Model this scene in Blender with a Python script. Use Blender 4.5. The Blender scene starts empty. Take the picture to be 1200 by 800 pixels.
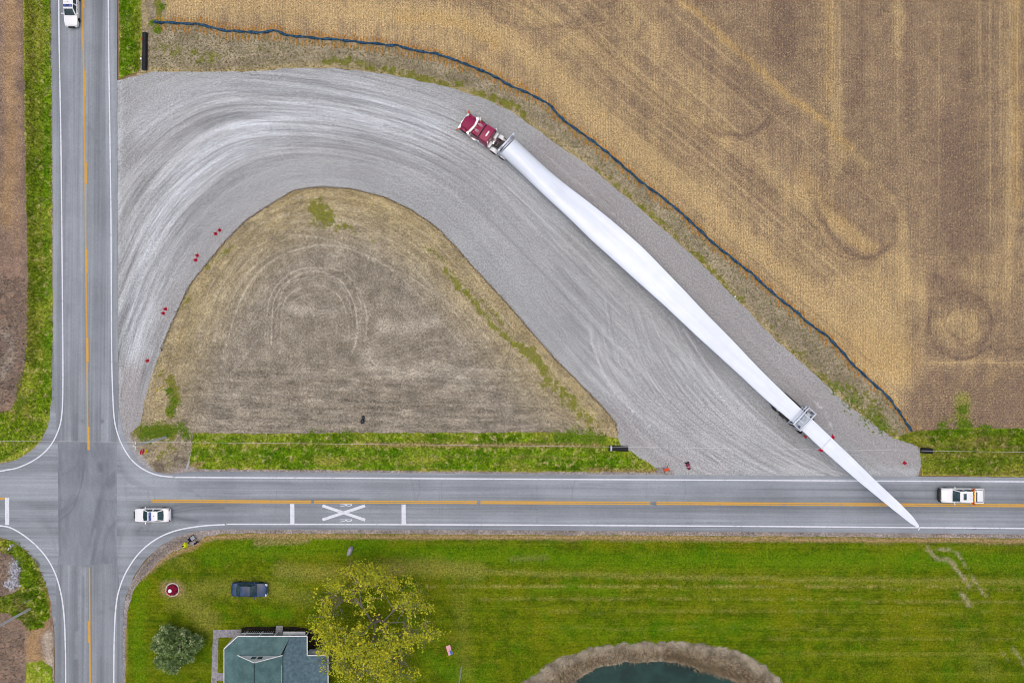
import bpy, bmesh, math, random
import numpy as np
from mathutils import Vector, Matrix, kdtree
from mathutils.geometry import delaunay_2d_cdt
random.seed(7)
rng = np.random.default_rng(7)
R = math.radians
scene = bpy.context.scene
col = scene.collection

# ------------------------------------------------------------------ camera, sky, sun, exposure
S = 8.5            # photograph pixels per metre on the ground
H = 110.0          # height of the camera above the ground
cam = bpy.data.cameras.new('camera')
cam.sensor_width = 36.0
cam.lens = 36.0 * H / (1200 / S)
cam.clip_start = 1.0
cam.clip_end = 6000
cam_ob = bpy.data.objects.new('camera', cam)
cam_ob.location = (0, 0, H)
col.objects.link(cam_ob)
scene.camera = cam_ob

SUN_EL, SUN_AZ = R(86), R(250)      # azimuth clockwise from north (+Y)
world = bpy.data.worlds.new('World')
scene.world = world
world.use_nodes = True
wn = world.node_tree
bg = wn.nodes['Background']
sky = wn.nodes.new('ShaderNodeTexSky')
sky.sky_type = 'NISHITA'
sky.sun_disc = False
sky.sun_elevation = SUN_EL
sky.sun_rotation = SUN_AZ
sky.air_density = 1.0
sky.dust_density = 6.0
sky.ozone_density = 0.6
wn.links.new(sky.outputs['Color'], bg.inputs['Color'])
bg.inputs['Strength'].default_value = 0.15
sun = bpy.data.lights.new('sun', 'SUN')
sun.energy = 0.75
sun.angle = R(100)
sun.color = (1.0, 0.995, 0.93)
sun_ob = bpy.data.objects.new('sun', sun)
d = Vector((math.sin(SUN_AZ) * math.cos(SUN_EL), math.cos(SUN_AZ) * math.cos(SUN_EL), math.sin(SUN_EL)))
sun_ob.rotation_euler = d.to_track_quat('Z', 'Y').to_euler()
sun_ob.location = (0, 0, 200)
col.objects.link(sun_ob)
scene.view_settings.view_transform = 'Standard'
scene.view_settings.look = 'None'
scene.view_settings.exposure = -0.13
scene.view_settings.gamma = 1.0
scene.view_settings.use_curve_mapping = False
scene.cycles.max_bounces = 5
scene.cycles.filter_width = 0.9

# ------------------------------------------------------------------ helpers
def W(u, v, z=0.0):
    """photograph pixel + height -> point in the place"""
    k = (H - z) / H
    return Vector(((u - 600) / S * k, (400 - v) / S * k, z))

def lin(c):
    c = c / 255.0
    return c / 12.92 if c <= 0.04045 else ((c + 0.055) / 1.055) ** 2.4

def rgb(r, g, b, k=0.93):
    return (lin(r) * k, lin(g) * k, lin(b) * k, 1.0)

class Mat:
    def __init__(self, name, rough=0.9, spec=0.2):
        self.m = bpy.data.materials.new(name)
        self.m.use_nodes = True
        self.t = self.m.node_tree
        self.b = self.t.nodes['Principled BSDF']
        self.b.inputs['Roughness'].default_value = rough
        self.b.inputs['Specular IOR Level'].default_value = spec
        self._pos = None
    def n(self, kind):
        return self.t.nodes.new(kind)
    def put(self, sock, v):
        if v is None:
            return
        if hasattr(v, 'node'):
            self.t.links.new(v, sock)
        else:
            sock.default_value = v[:3] if sock.type == 'VECTOR' else v
    def pos(self):
        if self._pos is None:
            self._pos = self.n('ShaderNodeNewGeometry').outputs['Position']
        return self._pos
    def obj(self):
        return self.n('ShaderNodeTexCoord').outputs['Object']
    def attr(self, name, out='Fac'):
        a = self.n('ShaderNodeAttribute')
        a.attribute_name = name
        return a.outputs[out]
    def vmul(self, v, s):
        k = self.n('ShaderNodeVectorMath'); k.operation = 'MULTIPLY'
        self.put(k.inputs[0], v); k.inputs[1].default_value = s
        return k.outputs[0]
    def vrot(self, v, ang):
        k = self.n('ShaderNodeVectorRotate'); k.rotation_type = 'Z_AXIS'
        self.put(k.inputs['Vector'], v); k.inputs['Angle'].default_value = ang
        return k.outputs[0]
    def comb(self, x, y, z=0.0):
        k = self.n('ShaderNodeCombineXYZ')
        self.put(k.inputs[0], x); self.put(k.inputs[1], y); self.put(k.inputs[2], z)
        return k.outputs[0]
    def sep(self, v):
        k = self.n('ShaderNodeSeparateXYZ'); self.put(k.inputs[0], v)
        return k.outputs
    def noise(self, scale, vec=None, detail=3.0, rough=0.6, dist=0.0):
        k = self.n('ShaderNodeTexNoise')
        self.put(k.inputs['Vector'], vec if vec is not None else self.pos())
        k.inputs['Scale'].default_value = scale
        k.inputs['Detail'].default_value = detail
        k.inputs['Roughness'].default_value = rough
        k.inputs['Distortion'].default_value = dist
        return k.outputs['Fac']
    def vor(self, scale, vec=None, out='Distance'):
        k = self.n('ShaderNodeTexVoronoi')
        self.put(k.inputs['Vector'], vec if vec is not None else self.pos())
        k.inputs['Scale'].default_value = scale
        return k.outputs[out]
    def ramp(self, f, lo, hi, a=0.0, b=1.0):
        k = self.n('ShaderNodeMapRange'); k.interpolation_type = 'SMOOTHSTEP'
        self.put(k.inputs['Value'], f)
        k.inputs['From Min'].default_value = lo; k.inputs['From Max'].default_value = hi
        k.inputs['To Min'].default_value = a; k.inputs['To Max'].default_value = b
        return k.outputs[0]
    def math(self, op, a, b=None):
        k = self.n('ShaderNodeMath'); k.operation = op
        self.put(k.inputs[0], a); self.put(k.inputs[1], b)
        return k.outputs[0]
    def mix(self, f, a, b, mode='MIX'):
        k = self.n('ShaderNodeMix'); k.data_type = 'RGBA'; k.blend_type = mode
        self.put(k.inputs[0], f); self.put(k.inputs[6], a); self.put(k.inputs[7], b)
        return k.outputs[2]
    def gain(self, c, f):
        """multiply a colour by a value"""
        k = self.n('ShaderNodeVectorMath'); k.operation = 'SCALE'
        self.put(k.inputs[0], c); self.put(k.inputs['Scale'], f)
        return k.outputs[0]
    def bump(self, h, strength=0.4, dist=0.05):
        k = self.n('ShaderNodeBump')
        k.inputs['Strength'].default_value = strength; k.inputs['Distance'].default_value = dist
        self.put(k.inputs['Height'], h)
        self.t.links.new(k.outputs[0], self.b.inputs['Normal'])
    def color(self, c):
        self.put(self.b.inputs['Base Color'], c)
        return self

_plain = {}
def plain(name, c, rough=0.5, spec=0.4, metal=0.0, var=0.08, scale=3.0, coat=0.0):
    """a procedural paint: one colour with faint uneven wear"""
    if name in _plain:
        return _plain[name]
    m = Mat(name, rough, spec)
    m.b.inputs['Metallic'].default_value = metal
    m.b.inputs['Coat Weight'].default_value = coat
    f = m.noise(scale, m.obj(), 4)
    m.color(m.gain(c, m.ramp(f, 0.25, 0.75, 1 - var, 1 + var)))
    _plain[name] = m.m
    return m.m

def glass_mat(name, c=(0.02, 0.05, 0.06, 1)):
    if name in _plain:
        return _plain[name]
    m = Mat(name, 0.06, 0.5)
    f = m.noise(1.3, m.obj(), 2)
    m.color(m.gain(c, m.ramp(f, 0.3, 0.7, 0.6, 1.5)))
    _plain[name] = m.m
    return m.m

# ---- meshes
def link(name, me, mat=None, parent=None):
    if mat is not None:
        me.materials.append(mat)
    o = bpy.data.objects.new(name, me)
    col.objects.link(o)
    if parent is not None:
        o.parent = parent
    return o

def mesh(name, verts, faces, mat=None, parent=None, smooth=False, ang=None):
    me = bpy.data.meshes.new(name)
    me.from_pydata([tuple(v) for v in verts], [], faces)
    me.update()
    if smooth:
        me.polygons.foreach_set('use_smooth', [True] * len(me.polygons))
        if ang:
            me.set_sharp_from_angle(angle=R(ang))
    return link(name, me, mat, parent)

def from_bm(name, bm, mat=None, parent=None, smooth=False, ang=40):
    me = bpy.data.meshes.new(name)
    bmesh.ops.recalc_face_normals(bm, faces=bm.faces)
    bm.to_mesh(me); bm.free()
    if smooth:
        me.polygons.foreach_set('use_smooth', [True] * len(me.polygons))
        me.set_sharp_from_angle(angle=R(ang))
    return link(name, me, mat, parent)

def add_box(bm, c, s, bevel=0.0, rot=None, taper=None):
    r = bmesh.ops.create_cube(bm, size=1.0)
    vs = r['verts']
    for v in vs:
        v.co = Vector((v.co.x * s[0], v.co.y * s[1], v.co.z * s[2]))
        if taper and v.co.z > 0:
            v.co.x *= taper[0]; v.co.y *= taper[1]
    if bevel > 0:
        es = list({e for v in vs for e in v.link_edges})
        rb = bmesh.ops.bevel(bm, geom=es, offset=bevel, segments=2, affect='EDGES', profile=0.5)
        vs = list({v for f in rb['faces'] for v in f.verts} | {v for v in vs if v.is_valid})
    M = Matrix.Translation(Vector(c))
    if rot is not None:
        M = M @ rot
    for v in vs:
        v.co = M @ v.co
    return vs

def box(name, c, s, mat, parent=None, bevel=0.0, rot=None, taper=None):
    bm = bmesh.new()
    add_box(bm, c, s, bevel, rot, taper)
    return from_bm(name, bm, mat, parent, smooth=bevel > 0, ang=50)

def add_tube(bm, pts, rad, seg=8, cap=True):
    pts = [Vector(p) for p in pts]
    rads = rad if isinstance(rad, (list, tuple)) else [rad] * len(pts)
    rings = []
    for i, p in enumerate(pts):
        t = (pts[min(i + 1, len(pts) - 1)] - pts[max(i - 1, 0)]).normalized()
        a = Vector((0, 0, 1)) if abs(t.z) < 0.9 else Vector((1, 0, 0))
        x = t.cross(a).normalized(); y = t.cross(x)
        rings.append([bm.verts.new(p + (x * math.cos(2 * math.pi * k / seg) + y * math.sin(2 * math.pi * k / seg)) * rads[i]) for k in range(seg)])
    for a, b in zip(rings, rings[1:]):
        for k in range(seg):
            bm.faces.new((a[k], a[(k + 1) % seg], b[(k + 1) % seg], b[k]))
    if cap:
        bm.faces.new(rings[0]); bm.faces.new(list(reversed(rings[-1])))

def tube(name, pts, rad, mat, parent=None, seg=8):
    bm = bmesh.new()
    add_tube(bm, pts, rad, seg)
    return from_bm(name, bm, mat, parent, smooth=True, ang=50)

def add_lathe(bm, prof, seg=20, axis='Z', M=None):
    """prof: list of (radius, height)"""
    rings = []
    for r, h in prof:
        ring = []
        for k in range(seg):
            a = 2 * math.pi * k / seg
            p = (r * math.cos(a), r * math.sin(a), h) if axis == 'Z' else (r * math.cos(a), h, r * math.sin(a))
            p = Vector(p)
            ring.append(bm.verts.new(M @ p if M else p))
        rings.append(ring)
    for a, b in zip(rings, rings[1:]):
        for k in range(seg):
            bm.faces.new((a[k], a[(k + 1) % seg], b[(k + 1) % seg], b[k]))
    if prof[0][0] > 1e-4: bm.faces.new(rings[0])
    if prof[-1][0] > 1e-4: bm.faces.new(list(reversed(rings[-1])))

def lathe(name, prof, mat, parent=None, seg=20, axis='Z', M=None):
    bm = bmesh.new()
    add_lathe(bm, prof, seg, axis, M)
    return from_bm(name, bm, mat, parent, smooth=True, ang=45)

def loft(name, secs, mat, parent=None, ang=35, closed=True):
    """secs: list of rings (same count); end rings capped"""
    n = len(secs[0])
    vs = [p for s in secs for p in s]
    fs = []
    for i in range(len(secs) - 1):
        for k in range(n if closed else n - 1):
            fs.append((i * n + k, i * n + (k + 1) % n, (i + 1) * n + (k + 1) % n, (i + 1) * n + k))
    if closed:
        fs.append(tuple(reversed(range(n))))
        fs.append(tuple((len(secs) - 1) * n + k for k in range(n)))
    o = mesh(name, vs, fs, mat, parent)
    bm = bmesh.new(); bm.from_mesh(o.data)
    bmesh.ops.recalc_face_normals(bm, faces=bm.faces)
    bm.to_mesh(o.data); bm.free()
    o.data.polygons.foreach_set('use_smooth', [True] * len(o.data.polygons))
    o.data.set_sharp_from_angle(angle=R(ang))
    return o

def tag(o, label=None, cat=None, group=None, kind=None):
    if label: o['label'] = label
    if cat: o['category'] = cat
    if group: o['group'] = group
    if kind: o['kind'] = kind
    return o

def thing(name, label, cat, loc=(0, 0, 0), rz=0.0, group=None):
    o = bpy.data.objects.new(name, None)
    o.empty_display_size = 0.2
    col.objects.link(o)
    o.location = loc
    o.rotation_euler = (0, 0, rz)
    return tag(o, label, cat, group)

def copy_tree(o, parent=None):
    c = o.copy(); col.objects.link(c)
    if parent is not None:
        c.parent = parent
    for ch in list(o.children):
        copy_tree(ch, c)
    return c

# ---- curves and masks in plan
def catmull(pts, n_per=12, closed=False):
    P = [np.array(p, float) for p in pts]
    out = []
    N = len(P)
    rngi = range(N if closed else N - 1)
    for i in rngi:
        p0 = P[(i - 1) % N] if closed or i > 0 else 2 * P[0] - P[1]
        p1 = P[i]; p2 = P[(i + 1) % N]
        p3 = P[(i + 2) % N] if closed or i + 2 < N else 2 * P[-1] - P[-2]
        for k in range(n_per):
            t = k / n_per
            out.append(0.5 * (2 * p1 + (p2 - p0) * t + (2 * p0 - 5 * p1 + 4 * p2 - p3) * t * t + (3 * p1 - p0 - 3 * p2 + p3) * t ** 3))
    if not closed:
        out.append(P[-1])
    return np.array(out)

def vnoise(x, y, seed=0):
    xi = np.floor(x).astype(np.int64); yi = np.floor(y).astype(np.int64)
    fx = x - xi; fy = y - yi
    fx = fx * fx * (3 - 2 * fx); fy = fy * fy * (3 - 2 * fy)
    def h(a, b):
        k = (a * 374761393 + b * 668265263 + seed * 1442695041) & 0xFFFFFFFF
        k = ((k ^ (k >> 13)) * 1274126177) & 0xFFFFFFFF
        return ((k ^ (k >> 16)) & 0xFFFF) / 65535.0
    return (h(xi, yi) * (1 - fx) + h(xi + 1, yi) * fx) * (1 - fy) + (h(xi, yi + 1) * (1 - fx) + h(xi + 1, yi + 1) * fx) * fy

def fbm(x, y, seed=0, oct=4):
    s = 0; a = 0.5; t = 0
    for i in range(oct):
        s = s + a * vnoise(x, y, seed + i); t += a
        x = x * 2.03; y = y * 2.03; a *= 0.55
    return s / t

def densify(P, step, closed=True):
    P = np.asarray(P, float)
    out = []
    N = len(P)
    for i in range(N if closed else N - 1):
        a, b = P[i], P[(i + 1) % N]
        k = max(1, int(np.hypot(*(b - a)) / step))
        for j in range(k):
            out.append(a + (b - a) * j / k)
    if not closed: out.append(P[-1])
    return np.array(out)

def rag(P, amp, freq=0.12, seed=0):
    """uneven edge: push the outline in and out along its normal (pixels)"""
    T = np.roll(P, -1, 0) - np.roll(P, 1, 0)
    L = np.hypot(T[:, 0], T[:, 1]) + 1e-9
    N = np.stack([-T[:, 1] / L, T[:, 0] / L], 1)
    f = (fbm(P[:, 0] * freq, P[:, 1] * freq, seed, 5) - 0.5) * 2.2 * amp
    return P + N * f[:, None]

def inside(P, X, Y):
    c = np.zeros(X.shape, bool)
    n = len(P)
    x1, y1 = P[:, 0], P[:, 1]
    x2, y2 = np.roll(x1, -1), np.roll(y1, -1)
    for i in range(n):
        if y1[i] == y2[i]: continue
        k = ((y1[i] > Y) != (y2[i] > Y))
        if not k.any(): continue
        xs = (x2[i] - x1[i]) * (Y - y1[i]) / (y2[i] - y1[i]) + x1[i]
        c ^= k & (X < xs)
    return c

def seg_dist(X, Y, P):
    """distance to a polyline, pixels"""
    P = np.asarray(P, float)
    best = np.full(X.shape, 1e9)
    for a, b in zip(P[:-1], P[1:]):
        d = b - a; L = d @ d + 1e-9
        t = np.clip(((X - a[0]) * d[0] + (Y - a[1]) * d[1]) / L, 0, 1)
        q = np.hypot(X - a[0] - t * d[0], Y - a[1] - t * d[1])
        best = np.minimum(best, q)
    return best

def strokes(X, Y, lst, wob=1.0, seed=3):
    """soft painted bands: (points, half width, amount[, softness]) in photograph pixels -> 0..1"""
    dx = (fbm(X * 0.05, Y * 0.05, seed) - 0.5) * 14 * wob
    dy = (fbm(X * 0.05 + 40, Y * 0.05, seed + 9) - 0.5) * 14 * wob
    m = np.zeros(X.shape)
    for it in lst:
        pts, w, amt = it[:3]
        soft = it[3] if len(it) > 3 else w
        q = catmull(pts, 6) if len(pts) > 2 else np.array(pts, float)
        if len(q) == 1: q = np.vstack([q, q + 0.1])
        k = np.clip((w + soft * 0.5 - seg_dist(X + dx, Y + dy, q)) / soft, 0, 1)
        k = k * k * (3 - 2 * k) * amt
        m = np.maximum(m, k) if amt > 0 else m + k
    return np.clip(m, 0, 1)

def line_points(lst):
    """extra mesh points along thin marks so that they stay thin"""
    out = []
    for it in lst:
        q = catmull(it[0], 6) if len(it[0]) > 2 else np.array(it[0], float)
        q = densify(q, 3.0, False)
        if len(q) < 2: continue
        T_ = np.gradient(q, axis=0); T_ /= np.hypot(T_[:, 0], T_[:, 1])[:, None] + 1e-9
        N_ = np.stack([-T_[:, 1], T_[:, 0]], 1)
        e = it[1] + it[3] * 0.5
        for k in (-e, -e * .45, 0, e * .45, e): out.append(q + N_ * k + rng.uniform(-.05, .05, q.shape))
    return np.vstack(out) if out else np.zeros((0, 2))

def thin(X, Y, lst):
    m = np.zeros(X.shape)
    for it in lst:
        q = catmull(it[0], 6) if len(it[0]) > 2 else np.array(it[0], float)
        w, amt, soft = it[1:4]
        lo, hi = q.min(0) - 4, q.max(0) + 4
        k = (X > lo[0]) & (X < hi[0]) & (Y > lo[1]) & (Y < hi[1])
        if not k.any(): continue
        d_ = np.clip((w + soft * .5 - seg_dist(X[k], Y[k], q)) / soft, 0, 1) * amt
        m[k] = np.maximum(m[k], d_)
    return m

def sheet(name, outline, z, mat, grid=8.0, ragged=0.0, freq=0.12, step=3.0, holes=(), attrs=None, parent=None, zf=None, seed=0, kind='structure', crisp=None):
    """flat piece of ground: outline in photograph pixels, with inner grid points that carry painted masks"""
    P = densify(outline, step)
    if ragged: P = rag(P, ragged, freq, seed)
    loops = [P] + [np.asarray(h, float) for h in holes]
    pts = np.vstack(loops)
    edges = []
    o = 0
    for L in loops:
        n = len(L)
        edges += [(o + i, o + (i + 1) % n) for i in range(n)]
        o += n
    if grid:
        x0, y0 = P.min(0); x1, y1 = P.max(0)
        gx, gy = np.meshgrid(np.arange(x0 + grid / 2, x1, grid), np.arange(y0 + grid / 2, y1, grid))
        gx = gx.ravel() + rng.uniform(-0.2, 0.2, gx.size) * grid; gy = gy.ravel() + rng.uniform(-0.2, 0.2, gy.size) * grid
        k = inside(P, gx, gy)
        for h in loops[1:]:
            k &= ~inside(h, gx, gy)
        pts = np.vstack([pts, np.stack([gx[k], gy[k]], 1)])
    if crisp:
        q = line_points(crisp)
        k = inside(P, q[:, 0], q[:, 1])
        for h in loops[1:]:
            k &= ~inside(h, q[:, 0], q[:, 1])
        pts = np.vstack([pts, q[k]])
    v2, _, f2, *_r = delaunay_2d_cdt([Vector(p) for p in pts], edges, [], 0, 1e-4)
    V = np.array([tuple(v) for v in v2])
    F = np.array([f for f in f2 if len(f) == 3])
    C = V[F].mean(1)
    k = inside(P, C[:, 0], C[:, 1])
    for h in loops[1:]:
        k &= ~inside(h, C[:, 0], C[:, 1])
    F = F[k]
    zz = np.full(len(V), z) if zf is None else z + zf(V[:, 0], V[:, 1])
    co = np.stack([(V[:, 0] - 600) / S, (400 - V[:, 1]) / S, zz], 1)
    a, b, c = co[F[:, 0]], co[F[:, 1]], co[F[:, 2]]
    up = np.cross(b - a, c - a)[:, 2] > 0
    F[~up] = F[~up][:, ::-1]
    ob = mesh(name, co.tolist(), F.tolist(), mat, parent)
    if attrs:
        for an, arr in attrs(V[:, 0], V[:, 1]).items():
            at = ob.data.attributes.new(an, 'FLOAT', 'POINT')
            at.data.foreach_set('value', np.asarray(arr, dtype=np.float32))
    if kind: ob['kind'] = kind
    return ob

def in_sheet(outline, n, holes=()):
    """n random pixels inside an outline"""
    P = np.asarray(outline, float)
    x0, y0 = P.min(0); x1, y1 = P.max(0)
    out = np.zeros((0, 2))
    while len(out) < n:
        q = np.stack([rng.uniform(x0, x1, 2 * n), rng.uniform(y0, y1, 2 * n)], 1)
        k = inside(P, q[:, 0], q[:, 1])
        for h in holes: k &= ~inside(np.asarray(h, float), q[:, 0], q[:, 1])
        out = np.vstack([out, q[k]])
    return out[:n]

def blades(name, px, z, height, width, lean, mat, per=3, label=None, cat=None, hvar=0.5, parent=None, attrs=None):
    """many small leaf blades standing on the ground, one object (nobody could count them)"""
    n = len(px)
    px = np.repeat(px, per, 0)
    N = len(px)
    base = np.stack([(px[:, 0] - 600) / S, (400 - px[:, 1]) / S], 1) + rng.normal(0, width * 1.6, (N, 2))
    a = rng.uniform(0, 2 * np.pi, N)
    h = height * (1 + hvar * rng.uniform(-1, 1, N))
    w = width * (1 + 0.4 * rng.uniform(-1, 1, N))
    ln = lean * rng.uniform(0.3, 1.3, N)
    V = np.zeros((N, 3, 3))
    V[:, 0, 0] = base[:, 0] - np.sin(a) * w; V[:, 0, 1] = base[:, 1] + np.cos(a) * w; V[:, 0, 2] = z
    V[:, 1, 0] = base[:, 0] + np.sin(a) * w; V[:, 1, 1] = base[:, 1] - np.cos(a) * w; V[:, 1, 2] = z
    V[:, 2, 0] = base[:, 0] + np.cos(a) * ln; V[:, 2, 1] = base[:, 1] + np.sin(a) * ln; V[:, 2, 2] = z + h
    me = bpy.data.meshes.new(name)
    me.vertices.add(3 * N); me.loops.add(3 * N); me.polygons.add(N)
    me.vertices.foreach_set('co', V.ravel())
    me.loops.foreach_set('vertex_index', np.arange(3 * N, dtype=np.int32))
    me.polygons.foreach_set('loop_start', np.arange(0, 3 * N, 3, dtype=np.int32))
    me.update(calc_edges=True)
    at = me.attributes.new('rnd', 'FLOAT', 'POINT')
    at.data.foreach_set('value', np.repeat(rng.uniform(0, 1, N), 3).astype(np.float32))
    if attrs:
        for an, arr in attrs(px[:, 0], px[:, 1]).items():
            at = me.attributes.new(an, 'FLOAT', 'POINT')
            at.data.foreach_set('value', np.repeat(np.asarray(arr), 3).astype(np.float32))
    o = link(name, me, mat, parent)
    tag(o, label, cat, kind='stuff')
    return o

# ------------------------------------------------------------------ outlines of the ground, photograph pixels
ROAD_N_EDGE = [(225, 552), (420, 553.5), (620, 555), (770, 556), (900, 557), (1075, 558), (1500, 561)]
SOCK = catmull([(181, 27), (215, 28), (240, 30), (265, 36), (300, 39), (320, 37), (345, 43), (375, 46), (400, 48), (430, 51), (460, 54), (490, 60), (520, 66), (545, 75), (575, 88), (600, 101), (620, 110), (640, 122), (660, 140), (680, 156), (700, 170), (720, 187), (736, 200), (750, 212), (775, 232), (800, 251), (825, 275), (855, 300), (880, 320), (900, 338), (925, 360), (950, 380), (975, 400), (1000, 428), (1020, 447), (1037, 462), (1052, 480), (1062, 495), (1067, 505)], 4)
GRAVEL_TOP = [(137, 95), (150, 91), (163, 88), (180, 84), (225, 85), (300, 84), (337, 80), (395, 80), (430, 84), (460, 88), (500, 97), (525, 102), (570, 117), (600, 131), (645, 163), (697, 200), (747, 242), (790, 280), (825, 312), (865, 353), (905, 394), (950, 434), (1000, 480), (1042, 510), (1060, 517), (1076, 522), (1081, 540), (1076, 557)]
ISLAND_EDGE = [(165, 497), (169, 470), (178, 440), (187, 415), (196, 392), (208, 365), (222, 335), (240, 312), (262, 285), (290, 257), (318, 239), (345, 223), (375, 219), (410, 221), (450, 231), (480, 245), (510, 265), (530, 285), (550, 308), (575, 335), (600, 362), (625, 392), (650, 420), (680, 450), (705, 475), (721, 495), (724, 508)]
POND_OUT = catmull([(600, 815), (640, 780), (680, 763), (715, 756), (750, 752), (800, 752), (840, 757), (880, 772), (918, 802), (930, 850), (890, 900), (770, 925), (650, 905), (600, 860)], 8, True)
POND_IN = catmull([(655, 820), (690, 788), (720, 778), (770, 774), (795, 777), (820, 786), (850, 794), (880, 812), (890, 850), (850, 885), (765, 900), (690, 885), (650, 850)], 8, True)
POND_OUT = rag(densify(POND_OUT, 2), 4.5, 0.16, 5)
POND_IN = rag(densify(POND_IN, 3), 3.0, 0.12, 6)

# ------------------------------------------------------------------ ground materials
def grass_color(m, bright, stripes=False, dry=0.35, seed=0.0, masks=False):
    p = m.pos()
    o = m.n('ShaderNodeVectorMath'); o.operation = 'ADD'
    m.put(o.inputs[0], p); o.inputs[1].default_value = (seed, seed * 0.7, 0)
    p2 = o.outputs[0]
    big = m.noise(0.10, p2, 3, 0.6)
    mid = m.noise(0.55, p2, 4, 0.65)
    fine = m.noise(3.2, p2, 4, 0.75)
    if bright:
        c = m.mix(m.ramp(mid, 0.35, 0.68), rgb(80, 112, 12), rgb(132, 160, 26))
        c = m.mix(m.ramp(big, 0.42, 0.66), c, rgb(158, 162, 60))
        c = m.mix(m.math('MULTIPLY', m.ramp(m.noise(1.1, p2, 3), 0.52, 0.7), dry), c, rgb(192, 174, 124))
    else:
        c = m.mix(m.ramp(mid, 0.34, 0.66), rgb(72, 92, 3), rgb(104, 119, 8))
        c = m.mix(m.ramp(big, 0.48, 0.70), c, rgb(114, 120, 12))
        c = m.mix(m.math('MULTIPLY', m.ramp(m.noise(0.32, p2, 4), 0.5, 0.68), 0.6), c, rgb(66, 110, 3))
    if not bright:
        c = m.mix(m.math('MULTIPLY', m.ramp(m.noise(0.8, p2, 5, 0.7), 0.5, 0.72), 0.45), c, rgb(128, 118, 44))
    if stripes:
        q = m.vmul(m.vrot(p2, R(0.3)), (0.02, 1.0, 1.0))
        s1 = m.noise(0.62, q, 3, 0.7)
        s2 = m.noise(2.2, m.vmul(p2, (0.035, 1, 1)), 3, 0.7)
        c = m.mix(m.math('MULTIPLY', m.ramp(s1, 0.48, 0.66), 0.45), c, rgb(120, 130, 26))
        c = m.mix(m.math('MULTIPLY', m.ramp(s2, 0.5, 0.68), 0.5), c, rgb(60, 88, 2))
    if masks:
        c = m.mix(m.math('MULTIPLY', m.attr('green'), m.ramp(fine, 0.2, 0.6, 0.35, 0.75)), c, rgb(84, 132, 6))
        c = m.mix(m.math('MULTIPLY', m.attr('straw'), m.ramp(fine, 0.25, 0.6, 0.45, 1.0)), c, rgb(152, 146, 70))
        if bright:
            c = m.mix(m.attr('dark_olive'), c, rgb(84, 88, 22))
        c = m.mix(m.math('MULTIPLY', m.attr('bare'), m.ramp(fine, 0.25, 0.55, 0.55, 1.0)), c, rgb(164, 136, 100))
    if masks and stripes:
        c = m.mix(m.math('MULTIPLY', m.attr('rutl'), m.ramp(fine, 0.3, 0.6, 0.6, 1.0)), c, rgb(160, 150, 118))
    c = m.gain(c, m.ramp(fine, 0.3, 0.7, 0.68 if stripes else 0.58, 1.30 if stripes else 1.40))
    c = m.gain(c, m.ramp(m.noise(7.0, p2, 2, 0.8), 0.34, 0.66, 0.78 if stripes else 0.70, 1.22 if stripes else 1.30))
    return c, fine

def mat_grass(name, **k):
    m = Mat(name, 0.95, 0.1)
    c, f = grass_color(m, **k)
    m.color(c); m.bump(f, 0.6, 0.08)
    return m.m

def mat_blade(name, k=1.0, **kw):
    m = Mat(name, 0.85, 0.15)
    c, f = grass_color(m, **kw)
    m.color(m.gain(c, m.ramp(m.attr('rnd'), 0, 1, 0.75 * k, 1.3 * k)))
    return m.m

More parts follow.
